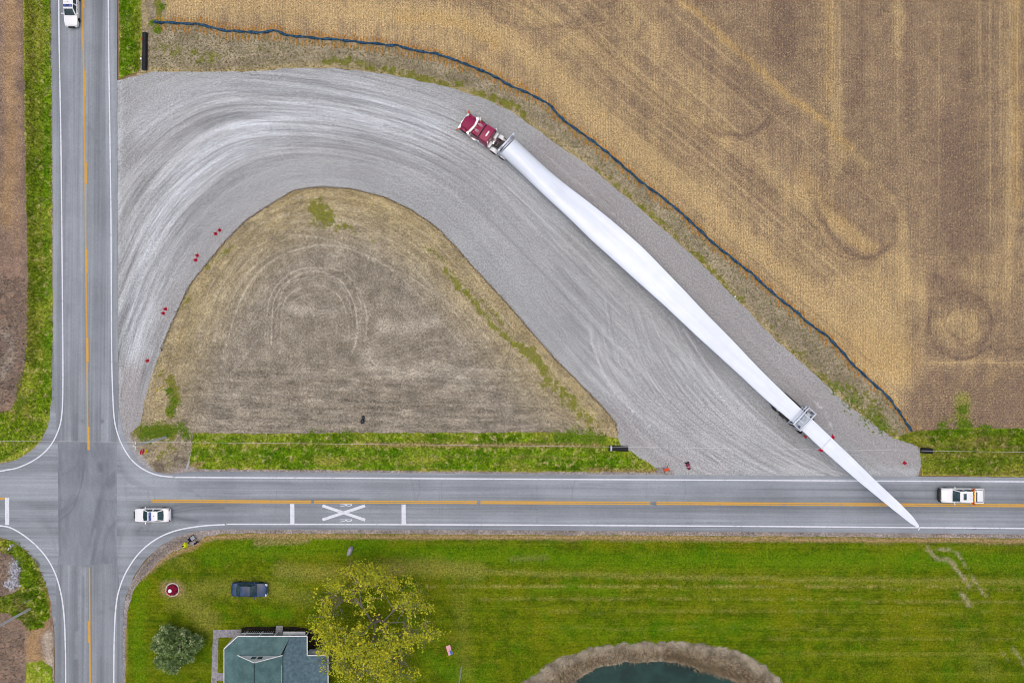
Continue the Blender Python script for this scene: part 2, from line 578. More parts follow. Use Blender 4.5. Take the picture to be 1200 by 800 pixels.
def mat_field():
    m = Mat('stubble_soil', 0.95, 0.1)
    p = m.pos()
    x, y, _z = m.sep(m.vrot(p, R(0.35)))
    big = m.noise(0.06, p, 4, 0.6)
    mid = m.noise(0.5, p, 4, 0.65)
    fine = m.noise(3.4, p, 4, 0.8)
    vst = m.noise(1.0, m.vmul(p, (0.42, 0.02, 1)), 4, 0.7)
    straw = m.math('ADD', m.attr('straw'), m.ramp(mid, 0.32, 0.68, -0.08, 0.08))
    straw = m.math('ADD', straw, m.ramp(vst, 0.35, 0.65, -0.13, 0.13))
    straw = m.math('ADD', straw, m.ramp(m.noise(1.0, m.vmul(p, (1.6, 0.28, 1)), 4, 0.75), 0.32, 0.68, -0.15, 0.15))
    c = m.mix(m.ramp(mid, 0.3, 0.7), rgb(132, 113, 94), rgb(150, 130, 105))
    c = m.mix(m.ramp(straw, 0.0, 1.0), c, rgb(190, 165, 120))
    c = m.mix(m.math('MULTIPLY', m.attr('gold'), 0.55), c, rgb(186, 150, 84))
    c = m.mix(m.math('MULTIPLY', m.attr('dark'), 0.85), c, rgb(116, 97, 86))
    c = m.mix(m.math('MULTIPLY', m.attr('green'), m.ramp(fine, 0.3, 0.6)), c, rgb(140, 146, 50))
    c = m.mix(m.math('MULTIPLY', m.attr('wheel_l'), 0.85), c, rgb(206, 182, 136))
    c = m.mix(m.math('MULTIPLY', m.attr('wheel_d'), 0.8), c, rgb(106, 90, 78))
    # crop rows, 0.38 m apart, broken up by litter
    def rows(cx):
        s = m.math('SINE', m.math('MULTIPLY', cx, 2 * math.pi / 0.36))
        return m.ramp(s, -0.9, 0.9)
    wob = m.math('MULTIPLY', m.noise(0.3, p, 2), 0.25)
    rv = rows(m.math('ADD', x, wob)); rh = rows(m.math('ADD', y, wob))
    k = m.n('ShaderNodeMix'); k.data_type = 'FLOAT'
    m.put(k.inputs[0], m.attr('across')); m.put(k.inputs[2], rv); m.put(k.inputs[3], rh)
    br = m.ramp(m.noise(0.9, m.vmul(p, (1, 0.25, 1)), 3), 0.3, 0.6)
    rowf = m.math('MULTIPLY', m.math('SUBTRACT', k.outputs[0], 0.5), m.math('MULTIPLY', br, 0.22))
    c = m.gain(c, m.math('ADD', rowf, 1.0))
    c = m.gain(c, m.ramp(fine, 0.32, 0.68, 0.62, 1.36))
    c = m.gain(c, m.ramp(m.noise(7.0, p, 2, 0.8), 0.34, 0.66, 0.66, 1.34))
    c = m.gain(c, m.ramp(big, 0.3, 0.7, 0.92, 1.08))
    m.color(c); m.bump(fine, 0.5, 0.06)
    return m.m

def mat_gravel():
    m = Mat('crushed_stone', 0.95, 0.12)
    p = m.pos()
    s, t = m.attr('flow_s'), m.attr('flow_t')
    f1 = m.noise(1.0, m.comb(m.math('MULTIPLY', s, 0.020), m.math('MULTIPLY', t, 0.55)), 4, 0.7)
    f2 = m.noise(1.0, m.comb(m.math('MULTIPLY', s, 0.05), m.math('MULTIPLY', t, 2.0)), 4, 0.75)
    f3 = m.noise(1.0, m.comb(m.math('MULTIPLY', s, 0.16), m.math('MULTIPLY', t, 4.2)), 3, 0.7)
    track = m.attr('track')
    big = m.noise(0.09, p, 3)
    fine = m.noise(4.0, p, 4, 0.85)
    c = m.mix(m.ramp(big, 0.35, 0.65), rgb(158, 160, 161), rgb(168, 170, 171))
    c = m.mix(m.math('MULTIPLY', m.attr('warm'), 0.7), c, rgb(156, 151, 151))
    c = m.mix(m.math('MULTIPLY', m.attr('pale'), m.ramp(f1, 0.3, 0.62, 0.35, 1.0)), c, rgb(186, 191, 196))
    amp = m.math('ADD', m.math('MULTIPLY', track, 0.95), 0.22)
    g = m.math('ADD', m.ramp(f1, 0.32, 0.68, -0.17, 0.15), m.ramp(f2, 0.32, 0.68, -0.26, 0.24))
    g = m.math('ADD', g, m.ramp(f3, 0.3, 0.7, -0.10, 0.10))
    c = m.gain(c, m.math('ADD', m.math('MULTIPLY', g, amp), 1.0))
    ln = m.math('MULTIPLY', m.ramp(f2, 0.62, 0.70), m.math('MULTIPLY', track, 0.55))
    c = m.mix(ln, c, rgb(204, 202, 204))
    dk = m.math('MULTIPLY', m.ramp(f2, 0.40, 0.34), m.math('MULTIPLY', track, 0.35))
    c = m.mix(dk, c, rgb(122, 120, 124))
    c = m.mix(m.math('MULTIPLY', m.attr('rut'), 0.9), c, rgb(120, 122, 127))
    c = m.mix(m.math('MULTIPLY', m.attr('line'), 0.85), c, rgb(206, 206, 208))
    c = m.gain(c, m.ramp(fine, 0.3, 0.7, 0.72, 1.28))
    c = m.gain(c, m.ramp(m.noise(7.5, p, 2, 0.8), 0.34, 0.66, 0.80, 1.20))
    m.color(c); m.bump(fine, 0.4, 0.04)
    return m.m

def mat_soil(name, base, pale, tan, patch=True):
    m = Mat(name, 0.95, 0.1)
    p = m.pos()
    big = m.noise(0.12, p, 4, 0.6)
    mid = m.noise(0.6, p, 4, 0.7)
    fine = m.noise(3.2, p, 4, 0.8)
    c = m.mix(m.ramp(mid, 0.32, 0.68), base, pale)
    c = m.mix(m.math('MULTIPLY', m.attr('tan'), m.ramp(mid, 0.25, 0.65, 0.55, 1.0)), c, tan)
    c = m.mix(m.math('MULTIPLY', m.attr('dark'), 0.8), c, rgb(112, 100, 88))
    c = m.mix(m.math('MULTIPLY', m.attr('line'), m.ramp(fine, 0.25, 0.6, 0.75, 1.0)), c, rgb(200, 192, 176))
    cb = m.noise(1.0, m.comb(m.math('MULTIPLY', m.attr('comb_s'), 0.22), m.math('MULTIPLY', m.attr('comb_d'), 1.5)), 4, 0.75)
    c = m.gain(c, m.math('ADD', 1.0, m.math('MULTIPLY', m.ramp(cb, 0.3, 0.7, -0.24, 0.24), m.attr('comb'))))
    hb = m.noise(1.0, m.vmul(m.vrot(p, R(2)), (0.16, 1.3, 1)), 4, 0.8)
    c = m.gain(c, m.math('ADD', 1.0, m.math('MULTIPLY', m.ramp(hb, 0.32, 0.68, -0.30, 0.26), m.attr('harrow'))))
    cl = m.noise(0.35, p, 4, 0.7)
    c = m.gain(c, m.ramp(cl, 0.3, 0.7, 0.84, 1.14))
    gm = m.math('ADD', m.attr('green'), m.ramp(m.noise(0.9, p, 5, 0.75), 0.3, 0.7, -0.45, 0.45))
    gm = m.math('MULTIPLY', m.ramp(gm, 0.35, 0.75), m.ramp(m.attr('green'), 0.02, 0.2))
    c = m.mix(m.math('MULTIPLY', gm, m.ramp(fine, 0.3, 0.55, 0.45, 0.95)), c, rgb(114, 118, 36))
    c = m.gain(c, m.ramp(fine, 0.3, 0.7, 0.64, 1.36))
    c = m.gain(c, m.ramp(m.noise(7.0, p, 2, 0.8), 0.34, 0.66, 0.72, 1.28))
    c = m.gain(c, m.ramp(big, 0.3, 0.7, 0.92, 1.08))
    m.color(c); m.bump(fine, 0.5, 0.06)
    return m.m

def mat_asphalt(name, base, along, k=1.0, streak=1.0):
    """along: 'x', 'y' or None: the way the wheels run"""
    m = Mat(name, 0.85, 0.25)
    p = m.pos()
    fine = m.noise(5.0, p, 3, 0.8)
    big = m.noise(0.12, p, 4, 0.6)
    c = m.gain(base, m.ramp(big, 0.3, 0.7, 0.90, 1.10))
    if along:
        q = (0.012, 1.0, 1.0) if along == 'x' else (1.0, 0.012, 1.0)
        q = m.vmul(m.vrot(p, R(0.35) if along == 'x' else R(0.4)), q)
        s1 = m.noise(0.55, q, 3, 0.65)
        s2 = m.noise(2.4, q, 3, 0.7)
        c = m.gain(c, m.ramp(s1, 0.3, 0.7, 1 - 0.24 * streak, 1 + 0.2 * streak))
        c = m.gain(c, m.ramp(s2, 0.3, 0.7, 1 - 0.14 * streak, 1 + 0.12 * streak))
    else:
        for a, sc in ((90, 0.5), (68, 0.35)):
            s1 = m.noise(sc, m.vmul(m.vrot(p, R(a)), (0.16, 1, 1)), 5, 0.75)
            c = m.gain(c, m.ramp(s1, 0.3, 0.7, 0.90, 1.10))
    c = m.mix(m.math('MULTIPLY', m.attr('stain'), m.ramp(fine, 0.3, 0.6, 0.6, 0.95)), c, (base[0] * 0.5, base[1] * 0.5, base[2] * 0.52, 1))
    c = m.mix(m.math('MULTIPLY', m.attr('pale'), 0.7), c, (base[0] * 1.35, base[1] * 1.34, base[2] * 1.33, 1))
    c = m.gain(c, m.ramp(fine, 0.25, 0.75, 0.90, 1.10))
    m.color(c); m.bump(fine, 0.15, 0.02)
    return m.m

def mat_line(name, c, wear=0.35, under=(0.22, 0.23, 0.25, 1)):
    m = Mat(name, 0.7, 0.3)
    f = m.noise(2.2, m.pos(), 5, 0.75)
    m.color(m.mix(m.ramp(f, 0.5, 0.72, 0.0, wear), c, under))
    return m.m

# ------------------------------------------------------------------ the ground
base = Mat('far_farmland', 0.95, 0.1)
base.color(base.mix(base.ramp(base.noise(0.02, None, 4), 0.4, 0.6), rgb(120, 112, 66), rgb(140, 118, 92)))
far = [(600 - 26000, 400 - 26000), (600 + 26000, 400 - 26000), (600 + 26000, 400 + 26000), (600 - 26000, 400 + 26000)]
sheet('ground', far, -0.06, base.m, grid=0, step=4000, holes=[POND_OUT])

# stubble field north-east of the gravel
field_out = [(166, -12), (1212, -12), (1212, 504), (1130, 503), (1069, 506)] + [tuple(p) for p in SOCK[::-1]] + [(166, 26)]
field_far = [(166, -260), (1700, -260), (1700, 505), (1212, 504), (1212, -12), (166, -12)]
def field_lines():
    rr = random.Random(3)
    D = catmull([(420, 12), (520, 24), (590, 44), (640, 84), (690, 132), (760, 190), (840, 256), (915, 320), (985, 380), (1040, 430)], 8)
    Tn = np.gradient(D, axis=0); Tn /= np.hypot(Tn[:, 0], Tn[:, 1])[:, None]
    Nn = np.stack([Tn[:, 1], -Tn[:, 0]], 1)
    lt, dk = [], []
    for k in range(24):
        o_ = rr.uniform(-34, 170)
        a_ = rr.randrange(0, 40); b_ = min(len(D), a_ + rr.randrange(14, 45))
        q_ = (D + Nn * o_)[a_:b_:4]
        if len(q_) < 3: continue
        (lt if rr.random() < .6 else dk).append((q_, rr.uniform(.5, 1.6), rr.uniform(.3, .8), rr.uniform(1.5, 4)))
    circ = lambda cx, cy, rx, ry, a0, a1: [(cx + rx * math.cos(R(a)), cy + ry * math.sin(R(a))) for a in np.linspace(a0, a1, 12)]
    for c_ in (circ(1126, 378, 37, 36, -200, 130), circ(1128, 378, 20, 19, -30, 250), circ(1005, 262, 46, 42, 20, 175), circ(866, 110, 42, 48, 10, 150), circ(680, -14, 62, 48, 20, 165), circ(1126, 378, 44, 42, 40, 170)):
        dk.append((c_, 1.0, .75, 2.4))
    for x in (905, 912, 919, 926, 1004, 1010, 1062, 1068, 1128, 1134, 1140, 1152):
        dk.append(([(x, -10), (x + .5, rr.uniform(60, 260))], .6, rr.uniform(.25, .6), 1.8))
    for x in (968, 975, 984, 1052, 1100, 1148, 1160, 1172, 1183, 1192):
        lt.append(([(x, -10), (x + .5, rr.uniform(90, 300))], .7, rr.uniform(.3, .7), 2.0))
    lt.append(([(1090, 424), (1150, 425), (1210, 424)], .7, .6, 1.6)); dk.append(([(1095, 412), (1150, 410), (1210, 408)], .9, .6, 2))
    return lt, dk
field_lt, field_dk = field_lines()
def field_attrs(X, Y):
    straw = strokes(X, Y, [
        ([(150, 4), (330, 6), (470, 18), (560, 32), (615, 62), (665, 110), (720, 158), (800, 222), (880, 288), (950, 350), (1010, 400), (1050, 440)], 13, 0.9, 44),
        ([(330, 26), (450, 34), (540, 55), (600, 92), (640, 125)], 8, 0.5, 26),
        ([(610, 10), (660, 40), (720, 75), (770, 110), (830, 150), (900, 205), (960, 250), (1040, 300)], 9, 0.75, 40),
        ([(740, 0), (780, 60), (830, 110)], 14, 0.5, 30),
        ([(690, 180), (760, 240), (840, 310), (920, 370), (990, 430), (1040, 470)], 12, 0.7, 34),
        ([(1020, 350), (1025, 420)], 36, 0.8, 60), ([(1045, 300), (1070, 345)], 18, 0.7, 50),
        ([(800, 0), (848, 45), (900, 90), (960, 138), (1020, 198), (1058, 262), (1062, 330)], 3, 0.8, 16),
        ([(975, -200), (976, 90), (985, 180)], 10, 0.6, 26), ([(1052, -200), (1054, 62)], 7, 0.7, 10), ([(1184, -200), (1186, 330)], 10, 0.65, 30),
        ([(1160, 330), (1300, 300)], 30, 0.4, 40), ([(1090, 425), (1300, 425)], 3, 0.6, 6), ([(1150, 455), (1170, 440)], 6, 0.6, 14), ([(1108, 385), (1130, 365), (1145, 385), (1125, 398)], 10, 0.5, 14)])
    gold = strokes(X, Y, [
        ([(800, 0), (848, 45), (900, 90), (960, 138), (1000, 176)], 2.5, 0.9, 8),
        ([(470, 18), (540, 28), (580, 50)], 6, 0.6, 14), ([(990, 410), (1050, 420)], 26, 0.35, 30), ([(940, 205), (1020, 300)], 8, 0.35, 16),
        ([(970, -100), (972, 110)], 4, 0.5, 10), ([(1192, -100), (1193, 240)], 4, 0.6, 8)])
    dark = strokes(X, Y, [
        ([(918, -100), (919, 60)], 16, 0.75, 14), ([(1012, -100), (1008, 120)], 5, 0.6, 10), ([(1065, 0), (1066, 150)], 6, 0.5, 12),
        ([(1120, 150), (1125, 270)], 26, 0.7, 30), ([(1133, 60), (1134, 250)], 9, 0.5, 12),
        ([(700, 70), (760, 125)], 16, 0.45, 30), ([(800, 62), (850, 90), (900, 130)], 12, 0.5, 20), ([(790, 150), (850, 185), (900, 225)], 12, 0.45, 24),
        ([(640, 50), (680, 28), (720, 18)], 4, 0.4, 6), ([(955, 240), (980, 282), (1015, 302), (1045, 288)], 4, 0.85, 6), ([(965, 235), (1005, 262), (1040, 292)], 4, 0.6, 6), ([(825, 148), (850, 158), (880, 157), (905, 140)], 3, 0.8, 5), ([(850, 105), (895, 120), (905, 140)], 3, 0.5, 5), ([(560, 0), (600, 30), (650, 32), (690, 18), (725, 2)], 2.5, 0.7, 5),
        ([(1100, 330), (1140, 350)], 14, 0.7, 20), ([(1092, 350), (1088, 385), (1105, 412), (1135, 420), (1160, 408)], 2.5, 0.85, 4), ([(1100, 352), (1130, 345), (1155, 358), (1162, 382), (1150, 402), (1128, 404), (1118, 390)], 2.5, 0.85, 4),
        ([(1100, 470), (1400, 470)], 36, 0.55, 22), ([(1110, 410), (1300, 405)], 6, 0.35, 10), ([(200, 60), (330, 60)], 12, 0.3, 20)], 0.6)
    green = strokes(X, Y, [([(1127, 495), (1128, 470)], 7, 0.9, 10), ([(1105, 498), (1120, 488)], 3, 0.6, 6), ([(190, 30), (191, 5)], 4, 0.9, 5), ([(192, -200), (191, 5)], 4, 0.8, 5)])
    across = np.clip((Y - 395) / 30, 0, 1) * np.clip((X - 1070) / 12, 0, 1)
    near = np.clip(1 - np.clip(seg_dist(X, Y, [(150, 10), (480, 30), (640, 110), (820, 260), (1000, 420)]) - 40, 0, 1e9) / 170, 0, 1)
    straw = np.clip(0.26 * near + 0.08 + 0.70 * straw * (0.7 + 0.6 * fbm(X * 0.03, Y * 0.03, 31)), 0, 1)
    br_ = 0.35 + 0.95 * fbm(X * .07, Y * .07, 71)
    wheel_l = np.clip(thin(X, Y, field_lt) * br_, 0, 1); wheel_d = np.clip(thin(X, Y, field_dk) * br_, 0, 1)
    return dict(straw=straw, gold=gold, dark=dark, green=green, across=across, wheel_l=wheel_l, wheel_d=wheel_d)
fm_ = mat_field()
sheet('stubble_field', field_out, 0.0, fm_, grid=4.0, ragged=0.0, attrs=field_attrs, crisp=field_lt + field_dk)
sheet('stubble_field', field_far, 0.0, fm_, grid=12.0, ragged=0.0, attrs=field_attrs)

# weedy bare strip between the gravel and the sock
strip = [tuple(p) for p in SOCK] + [(1075, 512), (1082, 524)] + [(x, y) for x, y in GRAVEL_TOP[::-1][2:]] + [(160, 90), (163, 26)]
strip_px = np.array(strip)
def strip_attrs(X, Y):
    green = strokes(X, Y, [([(190, 60), (250, 66)], 9, 0.5, 14), ([(300, 60), (320, 62)], 4, 0.4, 8), ([(380, 70), (440, 78), (480, 90), (540, 104), (600, 125), (620, 142)], 4.5, 0.75, 8),
                           ([(700, 200), (720, 215), (750, 240), (790, 275)], 4, 0.6, 7), ([(810, 295), (830, 312), (850, 335), (870, 355)], 4, 0.75, 7), ([(900, 380), (930, 410), (960, 432)], 5, 0.5, 12),
                           ([(960, 440), (1000, 465), (1030, 490), (1040, 505)], 12, 0.55, 16)])
    tan = np.clip(1 - seg_dist(X, Y, GRAVEL_TOP) / 9, 0, 1) * 0.8
    dark = strokes(X, Y, [([(240, 78), (300, 74)], 4, 0.5, 6), ([(430, 70), (560, 98)], 3, 0.4, 6), ([(880, 350), (1000, 450)], 6, 0.3, 10)])
    return dict(green=green, tan=tan, dark=dark, line=np.zeros(X.shape))
strip_mat = mat_soil('weedy_soil', rgb(140, 130, 108), rgb(164, 152, 128), rgb(178, 160, 112))
sheet('field_margin', strip, 0.012, strip_mat, grid=4.0, attrs=strip_attrs)

# gravel pad: wheel tracks follow the bend
fi = catmull([(158, 640), (163, 520), (187, 415), (222, 335), (262, 285), (318, 240), (375, 220), (450, 231), (510, 265), (575, 335), (650, 420), (700, 475), (745, 522), (810, 562), (900, 590), (1000, 605)], 40)
fo = catmull([(-10, 640), (-30, 520), (-35, 370), (0, 225), (50, 105), (160, 25), (310, 30), (470, 60), (600, 110), (720, 200), (850, 318), (940, 403), (1010, 470), (1080, 530), (1150, 580), (1230, 620)], 40)
NT = 44
flow_pts, flow_st, flow_t = [], [], []
sl = np.concatenate([[0], np.cumsum(np.hypot(*np.diff((fi + fo) / 2, axis=0).T))]) / S
for j in range(-4, NT + 6):
    t = j / NT
    q = fi * (1 - t) + fo * t
    flow_pts.append(q)
    flow_st.append(np.stack([sl, np.full(len(sl), t * 16.0)], 1))
fp = np.vstack(flow_pts); fst = np.vstack(flow_st)
fwid = np.tile(np.hypot(*(fo - fi).T), len(flow_pts))
fn = np.tile((fo - fi) / np.hypot(*(fo - fi).T)[:, None], (len(flow_pts), 1))
kd = kdtree.KDTree(len(fp))
for i, p in enumerate(fp):
    kd.insert((p[0], p[1], 0), i)
kd.balance()
def gravel_lines():
    base_arc = np.array([(690, 345), (696, 400), (706, 430), (720, 456), (742, 478), (768, 499), (802, 524), (842, 549)], float)
    end_arc = np.array([(800, 385), (826, 425), (850, 455), (876, 482), (905, 507), (935, 528), (970, 547), (1010, 562)], float)
    rr = random.Random(4)
    la, da = [], []
    for k in range(44):
        f = (k + rr.uniform(-.5, .5)) / 43
        c = base_arc * (1 - f) + end_arc * f
        i0, i1 = rr.choice((0, 1, 1, 2, 3)), rr.choice((6, 7, 8, 8))
        la.append((c[i0:i1], rr.uniform(.2, .7), rr.uniform(.25, .9), rr.uniform(1.2, 2.4)))
        c2 = c + (rr.uniform(2, 5), -rr.uniform(1, 3))
        da.append((c2[i0:i1], rr.uniform(.3, .8), rr.uniform(.2, .65), 2.0))
    for k in range(64):
        f = rr.uniform(.14, .80) if k % 3 else rr.uniform(.2, .55)
        c = fi * (1 - f) + fo * f + np.array([rr.uniform(-3, 3), rr.uniform(-3, 3)])
        a_ = rr.randrange(20, 230); b_ = a_ + rr.randrange(70, 240)
        (la if k % 2 else da).append((c[a_:b_:12], rr.uniform(.2, .7), rr.uniform(.25, .8), rr.uniform(1.2, 2.6)))
    la = [q for q in la if len(q[0]) > 2]; da = [q for q in da if len(q[0]) > 2]
    return la, da
grav_l, grav_d = gravel_lines()
def gravel_attrs(X, Y):
    s = np.zeros(len(X)); t = np.zeros(len(X))
    for i in range(len(X)):
        _, k, _ = kd.find((X[i], Y[i], 0))
        dxy = np.array([X[i], Y[i]]) - fp[k]
        s[i] = fst[k, 0]; t[i] = fst[k, 1] + (dxy @ fn[k]) / fwid[k] * 16.0
    tt = t / 16.0
    along = X
    # how strongly the wheels have combed the stone, and the paler swept band
    track = np.clip(strokes(X, Y, [
        ([(150, 420), (170, 300), (230, 190), (320, 140), (420, 140), (520, 160)], 34, 1.0, 50),
        ([(150, 250), (190, 160), (300, 105), (420, 100)], 20, 0.8, 30),
        ([(520, 160), (620, 230), (690, 330)], 20, 0.45, 60),
        ([(690, 350), (715, 430), (770, 500), (880, 550)], 34, 0.4, 50), ([(780, 400), (860, 480), (960, 550)], 26, 0.35, 40)]), 0, 1)
    pale = strokes(X, Y, [
        ([(150, 400), (175, 290), (235, 195), (320, 140), (420, 128), (500, 150)], 24, 0.95, 44),
        ([(170, 150), (230, 110), (330, 100), (430, 105)], 14, 0.6, 30), ([(138, 96), (138, 520)], 3, 0.9, 5),
        ([(700, 390), (725, 450), (790, 520), (880, 556)], 14, 0.3, 40), ([(800, 430), (900, 510)], 16, 0.35, 40),
        ([(500, 150), (580, 190), (650, 260)], 14, 0.45, 40), ([(900, 550), (1070, 553)], 4, 0.5, 8), ([(190, 98), (205, 97)], 3, 0.6, 4)])
    warm = strokes(X, Y, [([(145, 440), (150, 500), (190, 560)], 22, 0.9, 20), ([(640, 180), (800, 320), (960, 470), (1060, 530)], 22, 0.8, 26), ([(720, 490), (760, 520), (840, 545)], 18, 0.6, 24), ([(180, 400), (240, 300), (330, 225)], 8, 0.35, 10)])
    line = strokes(X, Y, [([(690, 380), (700, 420), (725, 465), (765, 500)], 0.8, 0.9, 1.6), ([(705, 385), (716, 430), (745, 470), (790, 505)], 0.7, 0.6, 1.6), ([(955, 470), (970, 488), (975, 500)], 0.8, 0.7, 1.6), ([(830, 530), (860, 556)], 1.2, 0.7, 2.5)], 0.1)
    line = np.clip(np.maximum(line, thin(X, Y, grav_l) * (0.4 + 0.9 * fbm(X * .06, Y * .06, 57))), 0, 1)
    rut = np.clip(thin(X, Y, grav_d) * (0.4 + 0.9 * fbm(X * .06, Y * .06, 53)), 0, 1)
    return dict(flow_s=s, flow_t=t, track=track, pale=pale, warm=warm, line=np.clip(line, 0, 1), rut=rut)
gravel_out = [(128, 95)] + rag(densify(GRAVEL_TOP, 4, False), 1.5, 0.12, 2).tolist()[1:] + [(1076, 562), (240, 562), (160, 562), (128, 500)]
sheet('gravel_pad', gravel_out, 0.02, mat_gravel(), grid=4.0, attrs=gravel_attrs, crisp=grav_l + grav_d)

# bare island inside the bend
island = ISLAND_EDGE + [(724, 520), (560, 516), (400, 514), (228, 514), (222, 535), (215, 556), (185, 556), (175, 545), (160, 525), (152, 508)]
def island_lines():
    rr = random.Random(9)
    la = [([(318, 402), (322, 350), (345, 325), (372, 318), (400, 330), (416, 360), (418, 395), (412, 415)], .6, 0.95, 1.6), ([(310, 395), (318, 345), (345, 318), (375, 314), (405, 321), (424, 348), (430, 375), (428, 400)], .5, 0.9, 1.5),
          ([(328, 400), (335, 350), (370, 334), (398, 348), (408, 380), (408, 400)], .5, 0.7, 1.6), ([(322, 400), (330, 342), (355, 326), (385, 324), (402, 338), (412, 365), (413, 398)], .4, .7, 1.4),
          ([(260, 420), (285, 345), (320, 305), (370, 288), (410, 292), (440, 305)], .7, 0.85, 2.0), ([(440, 305), (480, 325), (510, 345), (540, 365), (570, 395)], .5, 0.6, 1.8),
          ([(250, 400), (275, 340), (310, 298)], .5, 0.5, 1.8), ([(230, 410), (260, 335), (300, 290), (345, 268)], .5, 0.5, 1.6), ([(420, 385), (424, 365), (418, 340)], .4, .6, 1.4)]
    da = []
    for k in range(26):
        r0 = 46 + 4.4 * k + rr.uniform(-2, 2)
        a0, a1 = rr.uniform(165, 230), rr.uniform(255, 350 if r0 < 75 else 305)
        cx, cy = 378 - .12 * r0, 398
        (la if k % 2 else da).append(([(cx + r0 * math.cos(R(a)), cy + r0 * 1.08 * math.sin(R(a))) for a in np.linspace(a0, a1, 9)], rr.uniform(.3, .6), rr.uniform(.2, .6), 1.6))
    E_ = catmull(ISLAND_EDGE[8:26], 3)
    for k in range(16):
        o_ = 5 + 5 * k + rr.uniform(-2, 2)
        c_ = E_ + np.array([-.25 * o_, .8 * o_]) if k % 2 else E_ + np.array([-.6 * o_, .75 * o_])
        a_ = rr.randrange(0, 26)
        (la if k % 3 else da).append((c_[a_:a_ + rr.randrange(12, 26)], rr.uniform(.3, .7), rr.uniform(.2, .55), 1.8))
    for k in range(30):
        x, y = rr.uniform(250, 560), rr.uniform(425, 500); L = rr.uniform(20, 90)
        (la if k % 3 == 0 else da).append(([(x, y), (x + L / 2, y + rr.uniform(-3, 3)), (x + L, y + rr.uniform(-5, 5))], rr.uniform(.3, .8), rr.uniform(.2, .6), 1.8))
    for k in range(14):
        x, y = rr.uniform(440, 560), rr.uniform(365, 440); L = rr.uniform(15, 50)
        (la if k % 2 else da).append(([(x, y), (x + L / 2, y - rr.uniform(0, 5)), (x + L, y + rr.uniform(-8, 2))], rr.uniform(.4, 1.0), rr.uniform(.3, .7), 2.0))
    da += [([(240, 440), (225, 480), (212, 510), (205, 545)], .7, .9, 1.8), ([(248, 440), (232, 485), (220, 515), (212, 548)], .6, .8, 1.6), ([(222, 470), (212, 500), (206, 520)], .5, .7, 1.6)]
    ok = lambda L_: [q for q in L_ if len(q[0]) > 2]
    return ok(la), ok(da)
isl_l, isl_d = island_lines()
def island_attrs(X, Y):
    dE = seg_dist(X, Y, ISLAND_EDGE)
    tan = np.clip(1.25 - dE / 62, 0, 1) * (0.75 + 0.5 * (fbm(X * 0.03, Y * 0.03, 8) - 0.3))
    tan *= np.clip((X - 150) / 30, 0.3, 1)
    green = strokes(X, Y, [([(372, 243), (382, 256)], 13, 0.75, 20), ([(395, 268), (412, 270)], 5, 0.6, 10), ([(310, 278), (300, 285)], 3, 0.5, 8), ([(435, 280), (440, 286)], 2, 0.5, 6),
                           ([(515, 310), (530, 325)], 3, 0.4, 8), ([(520, 318), (548, 345), (570, 370), (595, 395), (615, 415)], 4.5, 0.75, 10), ([(560, 345), (590, 380)], 3, 0.6, 8), ([(615, 412), (635, 428), (642, 442)], 8, 0.9, 14), ([(640, 445), (665, 470), (695, 494)], 11, 0.6, 20), ([(500, 290), (530, 318)], 3, .5, 8),
                           ([(240, 318), (255, 300), (275, 285)], 4, 0.6, 10), ([(215, 360), (222, 350)], 4, .5, 8), ([(186, 420), (190, 445)], 4, 0.5, 8), ([(198, 448), (205, 470), (200, 485)], 7, 0.8, 10), ([(165, 505), (200, 508)], 8, 0.9, 8), ([(205, 500), (200, 540)], 8, 0.3, 10), ([(200, 525), (190, 535)], 8, 0.5, 10)])
    line = strokes(X, Y, [([(445, 382), (485, 384), (510, 375)], 7, 0.35, 14), ([(430, 420), (470, 440), (510, 430), (545, 445)], 9, 0.4, 18), ([(340, 362), (390, 366)], 5, 0.4, 10), ([(270, 440), (300, 400)], 1.4, 0.4, 3)], 0.25)
    line = np.clip(np.maximum(line, thin(X, Y, isl_l) * (0.35 + 1.0 * fbm(X * .06, Y * .06, 61))), 0, 1)
    dark = strokes(X, Y, [([(310, 470), (420, 462), (520, 468), (560, 480)], 3, 0.4, 8), ([(300, 452), (440, 446)], 2, 0.3, 6), ([(390, 478), (520, 476)], 2, 0.4, 5), ([(490, 390), (520, 388)], 5, 0.5, 10), ([(395, 400), (410, 420)], 6, 0.3, 14), ([(380, 380), (430, 378)], 10, 0.25, 20),
                          ([(240, 440), (225, 480), (212, 510), (205, 545)], 1.6, 0.7, 3), ([(248, 440), (232, 485), (220, 515), (212, 548)], 1.2, 0.55, 2.5), ([(222, 470), (212, 500)], 1.2, 0.5, 2.5),
                          ([(186, 545), (187, 549)], 6.5, 0.95, 5), ([(216, 543), (218, 545)], 4, 0.6, 5), ([(360, 322), (410, 325), (416, 350)], 2, 0.4, 4)], 0.3)
    dark = np.maximum(dark, thin(X, Y, isl_d) * (0.3 + 1.0 * fbm(X * .06, Y * .06, 63)))
    harrow = np.clip((Y - 395) / 60, 0, 1) * np.clip(dE / 60, 0, 1)
    ee = catmull(ISLAND_EDGE, 16)
    kd2 = kdtree.KDTree(len(ee))
    for i, q in enumerate(ee): kd2.insert((q[0], q[1], 0), i)
    kd2.balance()
    es = np.array([kd2.find((x, y, 0))[1] for x, y in zip(X, Y)]) * 0.25
    return dict(tan=tan, green=green, line=line, dark=dark, comb_d=dE / S, comb_s=es, comb=np.clip(1.15 - dE / 110, 0, 1), harrow=harrow)
island_mat = mat_soil('island_soil', rgb(132, 124, 110), rgb(154, 146, 131), rgb(172, 156, 116))
sheet('bare_island', island, 0.03, island_mat, grid=2.8, ragged=0.8, attrs=island_attrs, crisp=isl_l + isl_d)

